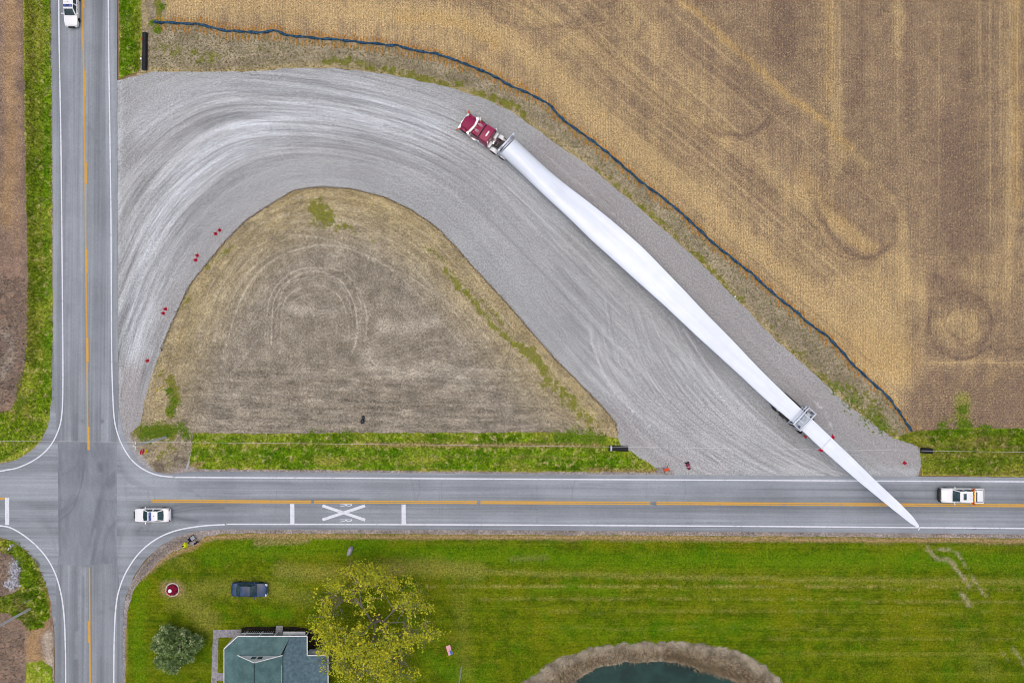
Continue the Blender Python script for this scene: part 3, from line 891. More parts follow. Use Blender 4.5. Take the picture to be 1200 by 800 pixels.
# green verges
verge_mat = mat_grass('verge_grass', bright=True, dry=0.8, masks=True)
def zero_masks(X, Y):
    z = np.zeros(X.shape)
    return dict(green=z, straw=z, bare=z)
def verge_mid_attrs(X, Y):
    straw = strokes(X, Y, [([(300, 519), (430, 521), (560, 521), (715, 522)], 1.6, 0.8, 3), ([(230, 553), (500, 553), (760, 555)], 2.5, 0.9, 3), ([(390, 536), (560, 535), (700, 537)], 1.0, 0.7, 2), ([(230, 505), (480, 503), (720, 506)], 2.5, 0.7, 5), ([(370, 540), (400, 541)], 3, 0.6, 5), ([(600, 536), (640, 535)], 2.5, 0.5, 4)], 0.25)
    bare = strokes(X, Y, [([(430, 519), (520, 521), (700, 521)], 2.0, 0.7, 3), ([(290, 552), (320, 551)], 2, 0.6, 3), ([(225, 548), (232, 545)], 4, 0.8, 4), ([(690, 550), (770, 552)], 2, 0.8, 3)], 0.25)
    green = strokes(X, Y, [([(230, 530), (450, 529), (740, 540)], 5, 0.6, 5), ([(340, 545), (560, 546)], 3, 0.8, 4), ([(650, 512), (705, 514)], 5, 0.7, 6), ([(230, 512), (300, 512)], 4, 0.5, 5)])
    return dict(green=green, straw=straw, bare=bare)
verge_mid = [(226, 507), (300, 508), (420, 507), (560, 507), (640, 506), (700, 510), (724, 513), (728, 524), (740, 529), (753, 538), (770, 549), (766, 553), (620, 552.5), (420, 551), (232, 549), (222, 546), (224, 530)]
sheet('roadside_verge', verge_mid, 0.05, verge_mat, grid=3.0, ragged=1.6, attrs=verge_mid_attrs)
verge_w = [(28, -260), (60, -260), (59, 0), (61, 200), (62, 400), (61, 465), (57, 498), (48, 517), (35, 529), (18, 539), (0, 543), (-250, 549), (-250, 486), (0, 485), (14, 480), (24, 455), (31, 420), (33, 390), (33, 330), (30, 200), (27, 0)]
def verge_w_attrs(X, Y):
    g = strokes(X, Y, [([(55, -200), (57, 450)], 4, 0.7, 6), ([(38, -200), (42, 300)], 4, 0.4, 6), ([(40, 500), (20, 520)], 10, 0.5, 14)])
    s = strokes(X, Y, [([(34, 330), (35, 440), (30, 470)], 2.0, 0.6, 4), ([(26, 455), (33, 490)], 4, 0.4, 8), ([(46, 150), (48, 320)], 1.0, 0.4, 3), ([(0, 541), (30, 532), (52, 512)], 2, 0.7, 4)], 0.4)
    b_ = strokes(X, Y, [([(34, -200), (36, 200), (38, 420)], 7, 0.55, 10), ([(48, -200), (49, 440)], 1.2, 0.5, 3)], 0.6)  # mask of the darker brownish-olive grass on the verge's west half
    return dict(green=g, straw=s, bare=s * 0, dark_olive=b_)
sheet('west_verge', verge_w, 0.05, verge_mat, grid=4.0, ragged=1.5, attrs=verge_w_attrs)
verge_nw = [(139, -260), (165, -260), (166, 40), (165, 80), (160, 86), (150, 88), (140, 92), (140, 0)]
def verge_nw_attrs(X, Y):
    return dict(green=strokes(X, Y, [([(146, -200), (147, 90)], 5, 0.7, 6)]), straw=strokes(X, Y, [([(164, -200), (165, 70)], 1.5, 0.7, 4)], 0.3), bare=np.zeros(X.shape))
sheet('north_verge', verge_nw, 0.05, verge_mat, grid=4.0, ragged=1.2, attrs=verge_nw_attrs)
nw_strip = [(163, -260), (196, -260), (194, 20), (190, 29), (180, 32), (178, 50), (163, 60)]
def nw_attrs(X, Y):
    g = strokes(X, Y, [([(186, -200), (186, 36)], 4, 0.95, 4)], 0.4)
    return dict(tan=strokes(X, Y, [([(170, -200), (171, 30)], 4, 0.8, 6)]), green=g, dark=strokes(X, Y, [([(174, -200), (174, 30)], 3, 0.6, 5)]), line=g * 0)
sheet('north_ditch', nw_strip, 0.022, strip_mat, grid=4.0, ragged=0.8, attrs=nw_attrs)
verge_e = [(1045, 513), (1060, 508), (1075, 505), (1110, 503), (1135, 501), (1200, 502), (1700, 505), (1700, 559), (1200, 558), (1080, 557), (1079, 540), (1077, 523), (1060, 517)]
def verge_e_attrs(X, Y):
    return dict(green=strokes(X, Y, [([(1060, 508), (1200, 505), (1400, 506)], 4, 0.5, 6), ([(1090, 540), (1400, 542)], 5, 0.5, 8)]),
                straw=strokes(X, Y, [([(1080, 556), (1200, 557), (1700, 558)], 2.2, 0.9, 3), ([(1110, 516), (1160, 514), (1180, 515)], 3, 0.5, 6), ([(1095, 533), (1170, 532), (1300, 533)], 3, 0.5, 6)], 0.4),
                bare=strokes(X, Y, [([(1145, 515), (1155, 513)], 3, 0.5, 5), ([(1060, 523), (1300, 523)], 0.8, 0.5, 1.5)], 0.2))
sheet('east_verge', verge_e, 0.05, verge_mat, grid=3.5, ragged=1.8, attrs=verge_e_attrs)

# soil strip west of the road and the south-west corner
soil_w = [(-250, -260), (34, -260), (34, 0), (36, 200), (38, 400), (36, 440), (20, 500), (-250, 510)]
def soil_w_attrs(X, Y):
    return dict(tan=strokes(X, Y, [([(10, -200), (12, 120), (8, 260)], 8, 0.7, 12), ([(20, 0), (22, 300)], 3, 0.4, 8)]), green=strokes(X, Y, [([(30, 330), (32, 400)], 3, 0.5, 6), ([(18, 480), (28, 440)], 5, 0.5, 8), ([(8, 450), (2, 465)], 4, 0.2, 8)]),
                dark=strokes(X, Y, [([(27, -200), (28, 320)], 3, 0.5, 4), ([(0, 420), (20, 450)], 6, 0.6, 12), ([(5, 400), (25, 370)], 5, 0.4, 10), ([(0, 60), (2, 300)], 3, 0.3, 6)]), line=strokes(X, Y, [([(5, 390), (15, 410), (5, 440)], 6, 0.4, 12)]))
soil_w_mat = mat_soil('west_soil', rgb(124, 104, 92), rgb(150, 128, 110), rgb(166, 136, 96))
sheet('west_field', soil_w, 0.0, soil_w_mat, grid=5.0, attrs=soil_w_attrs)
soil_sw = [(-250, 634), (0, 633), (20, 634), (35, 643), (47, 660), (56, 682), (61, 706), (63, 740), (64, 800), (65, 1060), (-250, 1060)]
def soil_sw_attrs(X, Y):
    return dict(tan=strokes(X, Y, [([(40, 735), (38, 760), (45, 778)], 9, 0.9, 10), ([(55, 690), (58, 715), (50, 735)], 4, 0.9, 6), ([(28, 640), (50, 665)], 2, 0.8, 4)]), green=np.zeros(X.shape),
                dark=strokes(X, Y, [([(0, 690), (12, 680), (10, 640)], 8, 0.5, 12), ([(2, 730), (20, 745)], 8, 0.4, 12), ([(0, 770), (25, 790)], 8, 0.3, 14)]), line=strokes(X, Y, [([(10, 660), (14, 690)], 4, 0.4, 6), ([(56, 745), (57, 800), (57, 1000)], 5, 0.55, 6)], 0.5))
sheet('corner_soil', soil_sw, 0.0, soil_w_mat, grid=4.0, attrs=soil_sw_attrs)
verge_sw = [(0, 634), (18, 633), (33, 643), (46, 660), (54, 682), (58, 705), (58, 722), (50, 734), (36, 738), (24, 726), (10, 718), (-40, 716), (-40, 700), (10, 698), (24, 690), (24, 668), (16, 650), (0, 646)]
def verge_sw_attrs(X, Y):
    return dict(green=strokes(X, Y, [([(20, 660), (42, 690)], 7, 0.4, 10)]), straw=strokes(X, Y, [([(30, 640), (50, 668), (57, 705)], 2.5, 0.9, 4), ([(20, 705), (40, 720)], 5, 0.4, 8)]), bare=strokes(X, Y, [([(22, 700), (30, 730)], 5, 0.4, 8)]))
sheet('corner_verge', verge_sw, 0.05, verge_mat, grid=3.0, ragged=2.0, attrs=verge_sw_attrs)
sheet('corner_grass', [(32, 776), (50, 774), (61, 782), (63, 810), (63, 1000), (30, 1000), (30, 800)], 0.05, verge_mat, grid=4.0, ragged=2.0, attrs=zero_masks)

# mown lawn with a pond
lawn_out = [(146, 1060), (147, 740), (150, 715), (155, 695), (165, 680), (177, 668), (188, 656), (203, 646), (225, 638), (240, 628.5), (260, 625), (300, 624.5), (600, 626), (900, 628), (1200, 630.5), (1700, 634), (1700, 1060)]
def lawn_attrs(X, Y):
    straw = strokes(X, Y, [([(470, 668), (700, 674), (1000, 679), (1500, 684)], 2.6, 0.55, 5), ([(500, 686), (800, 687), (1500, 690)], 0.9, 0.9, 2), ([(560, 701), (800, 700), (1000, 703), (1400, 706)], 0.9, 0.6, 2.5), ([(620, 717), (900, 716), (1400, 720)], 0.8, 0.45, 2.5), ([(600, 735), (1400, 737)], 0.8, 0.35, 2.5), ([(900, 748), (1400, 750)], 0.8, 0.35, 2.5), ([(900, 766), (1400, 766)], 0.8, 0.35, 2.5),
                           ([(330, 668), (400, 672), (480, 664), (560, 670)], 9, 0.55, 16), ([(215, 700), (245, 730)], 12, 0.5, 20), ([(300, 690), (360, 700)], 8, 0.35, 16), ([(205, 705), (240, 690), (330, 690)], 10, 0.35, 16), ([(150, 650), (220, 660)], 8, 0.2, 14),
                           ([(540, 700), (545, 790)], 8, 0.2, 20), ([(1140, 760), (1160, 790)], 10, 0.2, 20)], 0.45)
    rutl = strokes(X, Y, [([(1087, 642), (1098, 654), (1112, 656), (1124, 670), (1136, 686)], 1.7, 1.0, 2.5), ([(1100, 643), (1118, 646), (1127, 656), (1133, 666)], 1.2, 0.9, 2), ([(1138, 674), (1147, 687), (1154, 697)], 1.2, 0.8, 2), ([(1128, 696), (1136, 708)], 2.4, 0.9, 2.5), ([(1185, 757), (1196, 772), (1202, 782)], 1.2, 0.8, 2), ([(1174, 762), (1182, 775)], 1.0, 0.6, 2)], 0.2)
    bare = strokes(X, Y, [([(165, 676), (182, 663), (200, 650), (226, 640), (242, 631), (300, 627.5), (600, 629), (900, 631), (1200, 633.5), (1700, 637)], 2.6, 1.0, 4.5), ([(300, 636), (360, 633)], 3, 0.6, 6), ([(600, 655), (640, 653)], 2, 0.3, 8),
                          
                          ([(196, 690), (208, 690)], 9, 0.6, 6), ([(410, 655), (411, 668)], 2, 0.2, 5), ([(148, 700), (146, 790)], 1.0, 0.8, 2), ([(420, 672), (470, 668)], 5, 0.25, 10)], 0.2)
    green = strokes(X, Y, [([(250, 645), (380, 640), (540, 650), (700, 655), (850, 655), (1000, 655), (1300, 660)], 10, 0.6, 16), ([(165, 690), (160, 750), (165, 800)], 8, 0.6, 14), ([(300, 715), (340, 720)], 5, 0.7, 8), ([(235, 650), (260, 655)], 8, 0.5, 12), ([(620, 690), (720, 692)], 4, 0.5, 8), ([(500, 770), (570, 800)], 10, 0.4, 16), ([(650, 740), (900, 735)], 10, 0.3, 20)])
    return dict(straw=straw, bare=bare, green=green, rutl=rutl)
lawn_mat = mat_grass('lawn_grass', bright=False, stripes=True, masks=True)
sheet('lawn', lawn_out, 0.03, lawn_mat, grid=3.6, ragged=1.2, holes=[POND_OUT], attrs=lawn_attrs)

# pond: sloping bank and still dark water
def bank():
    nO, K = 220, 6
    def resample(P):
        P = np.vstack([P, P[:1]])
        c = np.mean(P[:-1], 0)
        a = np.unwrap(np.arctan2(P[:, 1] - c[1], P[:, 0] - c[0]))
        if a[-1] < a[0]: P = P[::-1]; a = -a[::-1] * -1
        return P, c
    c = np.array([765.0, 838.0])
    def at(P, ang):
        q = P - c
        th = np.arctan2(q[:, 1], q[:, 0]); r = np.hypot(q[:, 0], q[:, 1])
        o = np.argsort(th); th, r = th[o], r[o]
        return np.interp(ang, np.r_[th[-1] - 2 * np.pi, th, th[0] + 2 * np.pi], np.r_[r[-1], r, r[0]])
    ang = np.linspace(-np.pi, np.pi, nO, endpoint=False)
    ro, ri = at(POND_OUT, ang) * 1.01, at(POND_IN, ang)
    V, F = [], []
    for k in range(K + 1):
        f = k / K
        r = ro * (1 - f) + ri * 0.93 * f
        z = 0.035 - 0.95 * f ** 1.4
        for i, a_ in enumerate(ang):
            u, v = c[0] + r[i] * math.cos(a_), c[1] + r[i] * math.sin(a_)
            w = W(u, v, z)
            V.append((w.x, w.y, z + 0.06 * (random.random() - 0.5) * (0 < k < K)))
    for k in range(K):
        for i in range(nO):
            j = (i + 1) % nO
            F.append((k * nO + i, k * nO + j, (k + 1) * nO + j, (k + 1) * nO + i))
    return V, F
bank_m = Mat('pond_bank_soil', 0.95, 0.1)
bf = bank_m.noise(4.2, None, 5, 0.85)
bc = bank_m.mix(bank_m.ramp(bank_m.noise(0.5, None, 4), 0.35, 0.65), rgb(116, 108, 94), rgb(172, 162, 144))
bc = bank_m.mix(bank_m.ramp(bank_m.noise(0.9, None, 3), 0.6, 0.7, 0, 0.5), bc, rgb(110, 122, 50))
bank_m.color(bank_m.gain(bc, bank_m.ramp(bf, 0.25, 0.75, 0.5, 1.4)))
bank_m.bump(bf, 0.7, 0.1)
V, F = bank()
tag(mesh('pond_bank', V, F, bank_m.m), kind='structure')
wm = Mat('pond_water', 0.25, 0.12)
wm.color(wm.mix(wm.ramp(wm.noise(0.3, None, 3), 0.35, 0.65), rgb(26, 50, 48), rgb(36, 66, 62)))
wm.bump(wm.noise(1.6, None, 2), 0.05, 0.05)
wz = -0.72
tag(mesh('pond_water', [W(p[0], p[1], wz) for p in catmull([(630, 820), (690, 775), (770, 760), (850, 778), (905, 820), (890, 890), (765, 912), (650, 890)], 8, True)], [tuple(range(64))[::-1]], wm.m), kind='structure')

# ------------------------------------------------------------------ roads
AS_H = rgb(142, 148, 155); AS_V = rgb(140, 146, 153)
def road_cracks():
    rr = random.Random(12)
    ck = []
    for k in range(26):
        x = rr.uniform(180, 1400); y0, y1 = rr.choice(((562, 586), (591, 613), (560, 616), (575, 600)))
        ck.append(([(x, y0), (x + rr.uniform(-3, 3), (y0 + y1) / 2), (x + rr.uniform(-4, 4), y1)], .35, rr.uniform(.2, .6), 1.2))
    for k in range(14):
        x = rr.uniform(150, 1300); y = rr.choice((566, 572, 579, 597, 604, 610)) + rr.uniform(-2, 2); L = rr.uniform(15, 70)
        ck.append(([(x, y), (x + L / 2, y + rr.uniform(-1, 1)), (x + L, y + rr.uniform(-1, 1) + L * .004)], rr.uniform(.35, .9), rr.uniform(.2, .5), 1.6))
    for pts_ in ([(202, 598), (222, 594), (250, 592)], [(202, 601), (225, 597), (262, 595)], [(203, 605), (214, 608), (232, 610)]):
        ck.append((pts_, 1.6, .9, 3))
    for k in range(12):
        o_ = rr.uniform(-6, 8)
        ck.append(([(140, 640 - o_), (150, 612 + o_ * .4), (178, 598 + o_ * .3), (235, 594 + o_ * .3)], rr.uniform(.3, .8), rr.uniform(.2, .55), 2.0))
        ck.append(([(138, 520 + o_), (146, 552 + o_), (172, 570 + o_ * .5), (225, 574 + o_ * .3)], rr.uniform(.3, .8), rr.uniform(.15, .5), 2.0))
        ck.append(([(66, 640 + o_), (54, 612 + o_), (25, 600 + o_ * .5), (-20, 598)], rr.uniform(.3, .8), rr.uniform(.15, .45), 2.0))
    ck += [([(190, 545), (215, 566), (238, 585)], .4, .4, 1.4), ([(172, 570), (176, 590)], .35, .5, 1.2), ([(180, 560), (181, 600), (170, 625)], .35, .5, 1.2), ([(150, 600), (147, 560), (150, 540)], .4, .35, 1.4)]
    return ck
road_ck = road_cracks()
def main_stain(X, Y):
    st = strokes(X, Y, [([(205, 592), (240, 588), (330, 586), (420, 586)], 2.2, 0.75, 5), ([(200, 604), (230, 600), (300, 598)], 2, 0.5, 6), ([(203, 606), (230, 612)], 1.4, 0.5, 3), ([(178, 573), (240, 568), (340, 566)], 2, 0.45, 6), ([(900, 575), (1100, 574), (1400, 577)], 2, 0.25, 8),
                        ([(100, 598), (230, 604), (800, 605), (1400, 609)], 1.5, 0.25, 5), ([(560, 588), (563, 588)], 1.5, 0.7, 2), ([(365, 588), (367, 588)], 1.4, 0.9, 2), ([(764, 590), (768, 590)], 1.5, 0.8, 2), ([(1058, 570), (1058, 582)], 1, 0.8, 2), ([(951, 575), (953, 575)], 1.2, 0.9, 1.5), ([(1147, 561), (1149, 561)], 1, 0.9, 1.5), ([(1138, 619), (1141, 619)], 1.2, 0.9, 1.5), ([(161, 624), (168, 618), (176, 614)], 1.4, 0.6, 3), ([(690, 601), (790, 603)], 0.9, 0.3, 2)], 0.3)
    st = np.maximum(st, thin(X, Y, road_ck))
    pale = strokes(X, Y, [([(140, 500), (150, 540), (175, 562), (200, 572)], 10, 0.75, 14), ([(-100, 570), (66, 575)], 12, 0.45, 14), ([(140, 580), (150, 620), (145, 660)], 8, 0.6, 14), ([(20, 590), (66, 640)], 8, 0.4, 14), ([(820, 566), (1075, 567)], 3, 0.5, 5), ([(690, 556), (1075, 560)], 2, 0.7, 4), ([(300, 601), (1400, 606)], 3, 0.2, 6)], 0.4)
    return dict(stain=st, pale=pale)
main = [(-260, 553), (0, 544), (18, 540), (35, 530), (48, 518), (57, 499), (61, 470), (62, 400), (138, 400), (139, 480), (144, 505), (152, 525), (163, 541), (178, 552), (200, 555)] + ROAD_N_EDGE + [(1500, 629), (1200, 625.5), (900, 623), (600, 621), (300, 620), (262, 620), (232, 622), (206, 629), (187, 640), (170, 656), (157, 675), (148, 697), (144.5, 720), (143.5, 830), (65.5, 830), (64, 740), (60, 706), (54, 684), (45, 664), (31, 645), (14, 633), (0, 629), (-260, 629)]
main_road = sheet('road', main, 0.06, mat_asphalt('worn_asphalt', AS_H, 'x'), grid=4.0, ragged=0.5, freq=0.2, attrs=main_stain, crisp=road_ck)
def side_stain(X, Y):
    st = strokes(X, Y, [([(101, 138), (112, 165), (122, 185)], 0.8, 0.5, 2), ([(79, 100), (79, 480)], 1.0, 0.35, 3), ([(92, 0), (94, 480)], 1.5, 0.25, 4), ([(118, 0), (122, 450)], 2.0, 0.2, 6), ([(119, 492), (121, 492)], 1.8, 0.95, 2), ([(95, 493), (96, 495)], 0.9, 0.7, 1.5), ([(85, 504), (90, 515)], 4, 0.3, 8)], 0.3)
    return dict(stain=st, pale=strokes(X, Y, [([(134, 60), (137, 420)], 2.5, 0.7, 3), ([(86, 0), (90, 480)], 3, 0.3, 6), ([(108, 200), (112, 480)], 3, 0.25, 6)], 0.3))
north = [(59, -300), (136.5, -300), (137.5, 90), (138, 300), (139, 470), (138, 519), (68, 518), (64, 470), (63, 400), (62, 200), (60, 0)]
side_road = sheet('side_road', north, 0.066, mat_asphalt('side_asphalt', AS_V, 'y'), grid=4.0, ragged=0.4, freq=0.2, attrs=side_stain)
south = [(68, 655), (137.5, 655), (141, 700), (142.5, 760), (143, 830), (146, 1100), (66, 1100), (64.5, 800), (65.5, 720), (66, 690)]
def south_stain(X, Y):
    return dict(stain=strokes(X, Y, [([(117, 712), (117, 718)], 1.0, 0.8, 2), ([(132, 712), (132, 718)], 1.2, 0.8, 2), ([(112, 660), (108, 760)], 2, 0.25, 5)], 0.2), pale=strokes(X, Y, [([(98, 660), (88, 780)], 0.9, 0.7, 2), ([(120, 640), (118, 720)], 1.0, 0.4, 3), ([(128, 650), (126, 900)], 3, 0.2, 6)], 0.2))
sheet('side_road', south, 0.066, mat_asphalt('south_asphalt', AS_V, 'y'), grid=4.0, ragged=0.4, freq=0.2, attrs=south_stain)
def patch_lines():
    rr = random.Random(8)
    L_ = []
    for k in range(10):
        o_ = rr.uniform(-8, 10)
        L_.append(([(69, 606 + o_), (86, 592 + o_ * .6), (96, 565), (100 + o_ * .5, 519)], rr.uniform(.3, .9), rr.uniform(.3, .9), 2))
        L_.append(([(137, 556 + o_), (122, 575 + o_), (113 + o_ * .4, 610), (110 + o_ * .6, 660)], rr.uniform(.3, .9), rr.uniform(.3, .85), 2))
        L_.append(([(137, 618 + o_), (127, 630 + o_), (121 + o_ * .4, 658)], rr.uniform(.3, .8), rr.uniform(.2, .6), 2))
    for k in range(8):
        x = rr.uniform(72, 134)
        L_.append(([(x, 520), (x + rr.uniform(-3, 3), 590), (x + rr.uniform(-4, 4), 656)], rr.uniform(.3, 1.2), rr.uniform(.15, .4), 2.4))
    return L_
patch_ck = patch_lines()
def patch_attrs(X, Y):
    return dict(stain=np.maximum(thin(X, Y, patch_ck), strokes(X, Y, [([(118, 543), (119, 550)], 3, 0.7, 5), ([(69, 520), (70, 650)], 1.2, 0.5, 2), ([(80, 560), (100, 640)], 5, 0.25, 12), ([(90, 530), (130, 530)], 5, 0.25, 10), ([(68, 585), (138, 588)], 1.0, 0.3, 2), ([(72, 600), (90, 570), (96, 520)], 2, 0.45, 4), ([(78, 606), (98, 575), (104, 530)], 1.5, 0.35, 4), ([(138, 560), (120, 580), (112, 620), (110, 655)], 2, 0.4, 4), ([(138, 610), (126, 625), (120, 656)], 1.5, 0.45, 3), ([(69, 560), (90, 545), (98, 520)], 1.5, 0.3, 3), ([(75, 640), (82, 600), (100, 580)], 2.5, 0.35, 5)], 0.4)),
                pale=strokes(X, Y, [([(136, 520), (136.5, 650)], 0.9, 0.6, 1.5), ([(112, 620), (104, 660)], 1.4, 0.7, 3), ([(70, 576), (138, 578)], 6, 0.35, 10), ([(128, 600), (112, 656)], 1.2, 0.5, 3), ([(68, 517.5), (138, 518.5)], 0.5, 0.4, 1)], 0.3))
patch = [(68, 517), (137, 518), (137.3, 600), (137.6, 657), (120, 662), (100, 664), (69, 660), (68.5, 600)]
sheet('crossing_patch', patch, 0.072, mat_asphalt('crossing_asphalt', rgb(131, 137, 145), None), grid=3.0, ragged=0.5, freq=0.2, attrs=patch_attrs, crisp=patch_ck)
# dirt shoulder round the south-east corner and along the lawn
sh_mat = mat_soil('shoulder_grit', rgb(140, 132, 128), rgb(160, 152, 148), rgb(170, 150, 128))
se = [(144, 1060), (143.5, 740), (146, 705), (152, 685), (165, 664), (185, 642), (206, 629), (232, 621), (300, 618), (900, 621), (1700, 627), (1700, 640), (900, 633), (300, 630), (250, 632), (228, 643), (205, 650), (190, 660), (178, 671), (167, 684), (158, 698), (153, 716), (150, 745), (149, 1060)]
def se_attrs(X, Y):
    return dict(tan=strokes(X, Y, [([(200, 648), (240, 634), (600, 629), (1700, 637)], 2, 0.9, 5)]), green=X * 0, line=X * 0, dark=strokes(X, Y, [([(158, 680), (172, 664), (196, 642), (225, 628)], 4, 0.75, 8), ([(300, 622), (900, 624), (1700, 630)], 1.2, 0.6, 2.5)], 0.4))
sheet('road_shoulder', se, 0.024, sh_mat, grid=4.0, ragged=0.6, attrs=se_attrs)
ww = [(60, -300), (68, -300), (68, 0), (69, 480), (62, 512), (46, 530), (22, 543), (0, 549), (-250, 556), (-250, 540), (0, 540), (20, 536), (38, 524), (50, 508), (57, 480), (59, 200)]
sheet('road_shoulder', ww, 0.036, sh_mat, grid=5.0, attrs=lambda X, Y: dict(tan=X * 0, green=X * 0, line=X * 0, dark=strokes(X, Y, [([(0, 545), (24, 541), (46, 528), (58, 508)], 2.5, 0.6, 4)], 0.3)))
nn = [(200, 560), (200, 553), (222, 547), (420, 549), (620, 551), (775, 548), (790, 552), (790, 566)]
sheet('road_shoulder', nn, 0.036, sh_mat, grid=5.0, ragged=0.5, attrs=lambda X, Y: dict(tan=X * 0, green=X * 0, line=X * 0, dark=strokes(X, Y, [([(186, 545), (187, 549)], 6, 0.9, 5)])))

# painted markings, parts of the roads
white_line = mat_line('white_road_paint', rgb(222, 226, 236), 0.5)
yellow_line = mat_line('yellow_road_paint', rgb(212, 162, 62), 0.6)
def band(name, pts, w, mat, z, parent, smooth=True, taper=False):
    P = catmull(pts, 10) if smooth and len(pts) > 2 else densify(np.array(pts, float), 6, False)
    T = np.gradient(P, axis=0); T /= np.hypot(T[:, 0], T[:, 1])[:, None]
    N = np.stack([-T[:, 1], T[:, 0]], 1)
    jit = 1 + 0.12 * (fbm(P[:, 0] * 0.3, P[:, 1] * 0.3, 4) - 0.5)
    A = P + N * (w / 2 * jit)[:, None]; B = P - N * (w / 2 * jit)[:, None]
    V = [((a[0] - 600) / S, (400 - a[1]) / S, z) for a in A] + [((b[0] - 600) / S, (400 - b[1]) / S, z) for b in B]
    n = len(P)
    F = [(i, i + 1, n + i + 1, n + i) for i in range(n - 1)]
    o = mesh(name, V, F, mat, parent)
    if o.data.polygons[0].normal.z < 0: o.data.flip_normals()
    return o
ZM = 0.078
band('edge_line', [(69, -300), (69.2, 0), (71.5, 150), (72.6, 250), (73.8, 380), (74, 455), (72.8, 485), (69, 503), (60, 521), (46, 535), (28, 545), (10, 550), (-30, 552.5), (-250, 555)], 1.5, white_line, ZM, main_road)
band('edge_line', [(126.5, -300), (127.2, 0), (129, 150), (130.4, 260), (131, 400), (132, 450), (134, 488), (138.5, 509), (146.5, 527), (157, 541), (171, 551), (186, 556.5), (203, 558.5), (230, 559), (450, 560), (620, 561), (830, 562), (1000, 563), (1200, 564), (1500, 566)], 1.5, white_line, ZM, main_road)
band('edge_line', [(1500, 621), (1200, 618.6), (900, 616.3), (600, 614.6), (300, 613.7), (262, 614.2), (232, 616.4), (204, 622), (182, 632), (163, 648), (148.5, 669), (140, 690), (136, 712), (134.3, 745), (133.6, 800), (133, 1000)], 1.6, white_line, ZM, main_road)
band('edge_line', [(-250, 613), (-30, 614), (0, 615.5), (14, 618.5), (30, 628), (45, 641), (57, 656), (66, 674), (72, 696), (75.5, 722), (77, 760), (77.3, 800), (78, 1000)], 1.6, white_line, ZM, main_road)
band('center_line', [(97, -300), (97, 0), (98.6, 85), (100, 200), (101, 300), (102, 400), (103.6, 527)], 1.5, yellow_line, ZM, side_road)
for a, b, off in ((-12, 10, 1.5), (83, 112, 1.5), (190, 216, 1.5), (292, 320, 1.4), (395, 424, 1.4), (500, 527, 1.3)):
    xs = lambda y: np.interp(y, [0, 85, 200, 300, 400, 527], [97, 98.6, 100, 101, 102, 103.6]) + off
    band('center_dash', [(xs(a), a), (xs(b), b)], 1.3, yellow_line, ZM + 0.004, side_road)
band('center_line', [(105.2, 664), (105.6, 730), (106, 800), (107, 1000)], 1.5, yellow_line, ZM, side_road)
band('center_dash', [(104.0, 727), (104.3, 752)], 1.3, yellow_line, ZM + 0.004, side_road)
for off in (-1.05, 1.05):
    seg = [(178, 365), (368, 559), (563, 762), (769, 1500)]
    cy = lambda x: np.interp(x, [178, 300, 600, 900, 1200, 1500], [586.6, 587.4, 588.4, 590, 592, 594]) + off
    for a, b in seg:
        band('center_line', [(x, cy(x)) for x in np.linspace(a, b, max(3, int((b - a) / 60)))], 1.55, yellow_line, ZM, main_road)
band('center_line', [(-250, 583), (6, 583.8)], 2.2, yellow_line, ZM, main_road)
band('stop_bar', [(8.7, 582.5), (8.9, 614.5)], 5, white_line, ZM + 0.004, main_road, False)
band('stop_bar', [(342.6, 590), (342.8, 613)], 5, white_line, ZM + 0.004, main_road, False)
band('stop_bar', [(473, 590.5), (473.2, 613.4)], 5, white_line, ZM + 0.004, main_road, False)
band('crossing_mark', [(378, 592), (428, 608.8)], 3.4, white_line, ZM + 0.004, main_road, False)
band('crossing_mark', [(378, 608.6), (428, 592)], 3.4, white_line, ZM + 0.008, main_road, False)

def text_mesh(name, s, mat, parent, size=1.0, depth=0.0):
    cu = bpy.data.curves.new(name, 'FONT')
    cu.body = s; cu.size = size; cu.extrude = depth
    cu.align_x = 'CENTER'; cu.align_y = 'CENTER'
    t = bpy.data.objects.new(name, cu); col.objects.link(t)
    dg = bpy.context.evaluated_depsgraph_get()
    me = bpy.data.meshes.new_from_object(t.evaluated_get(dg))
    bpy.data.objects.remove(t); bpy.data.curves.remove(cu)
    me.materials.clear()
    return link(name, me, mat, parent)
for v in (591.6, 609.4):
    o = text_mesh('letter', 'R', white_line, main_road)
    for vv in o.data.vertices:       # stretched along the lane for drivers heading east
        x, y = vv.co.x * 0.75, vv.co.y * 2.4
        vv.co = Vector((y, -x, 0))
    o.location = W(405, v) ; o.location.z = ZM + 0.006

# ------------------------------------------------------------------ vehicles
rubber = plain('tyre_rubber', (0.022, 0.022, 0.024, 1), 0.85, 0.2)
steel = plain('wheel_steel', (0.42, 0.43, 0.45, 1), 0.35, 0.5, 0.6)
chrome = plain('bright_chrome', (0.72, 0.73, 0.75, 1), 0.18, 0.5, 0.85)
black_plastic = plain('black_plastic', (0.02, 0.02, 0.023, 1), 0.5, 0.4)
dark_metal = plain('dark_chassis_steel', (0.045, 0.04, 0.04, 1), 0.6, 0.4, 0.2, 0.2)
white_paint = plain('white_paint', (0.78, 0.79, 0.81, 1), 0.3, 0.5, 0, 0.02, 1.0, 0.5)
pane = glass_mat('tinted_glass')
lamp_red = plain('red_lamp_lens', (0.35, 0.01, 0.012, 1), 0.2, 0.5)
lamp_clear = plain('clear_lamp_lens', (0.75, 0.77, 0.8, 1), 0.12, 0.6)
lamp_blue = plain('blue_lamp_lens', (0.02, 0.07, 0.35, 1), 0.2, 0.6)
lamp_amber = plain('amber_lamp_lens', (0.75, 0.28, 0.02, 1), 0.3, 0.5)
flag_red = plain('red_flag_cloth', (0.42, 0.010, 0.045, 1), 0.85, 0.1)
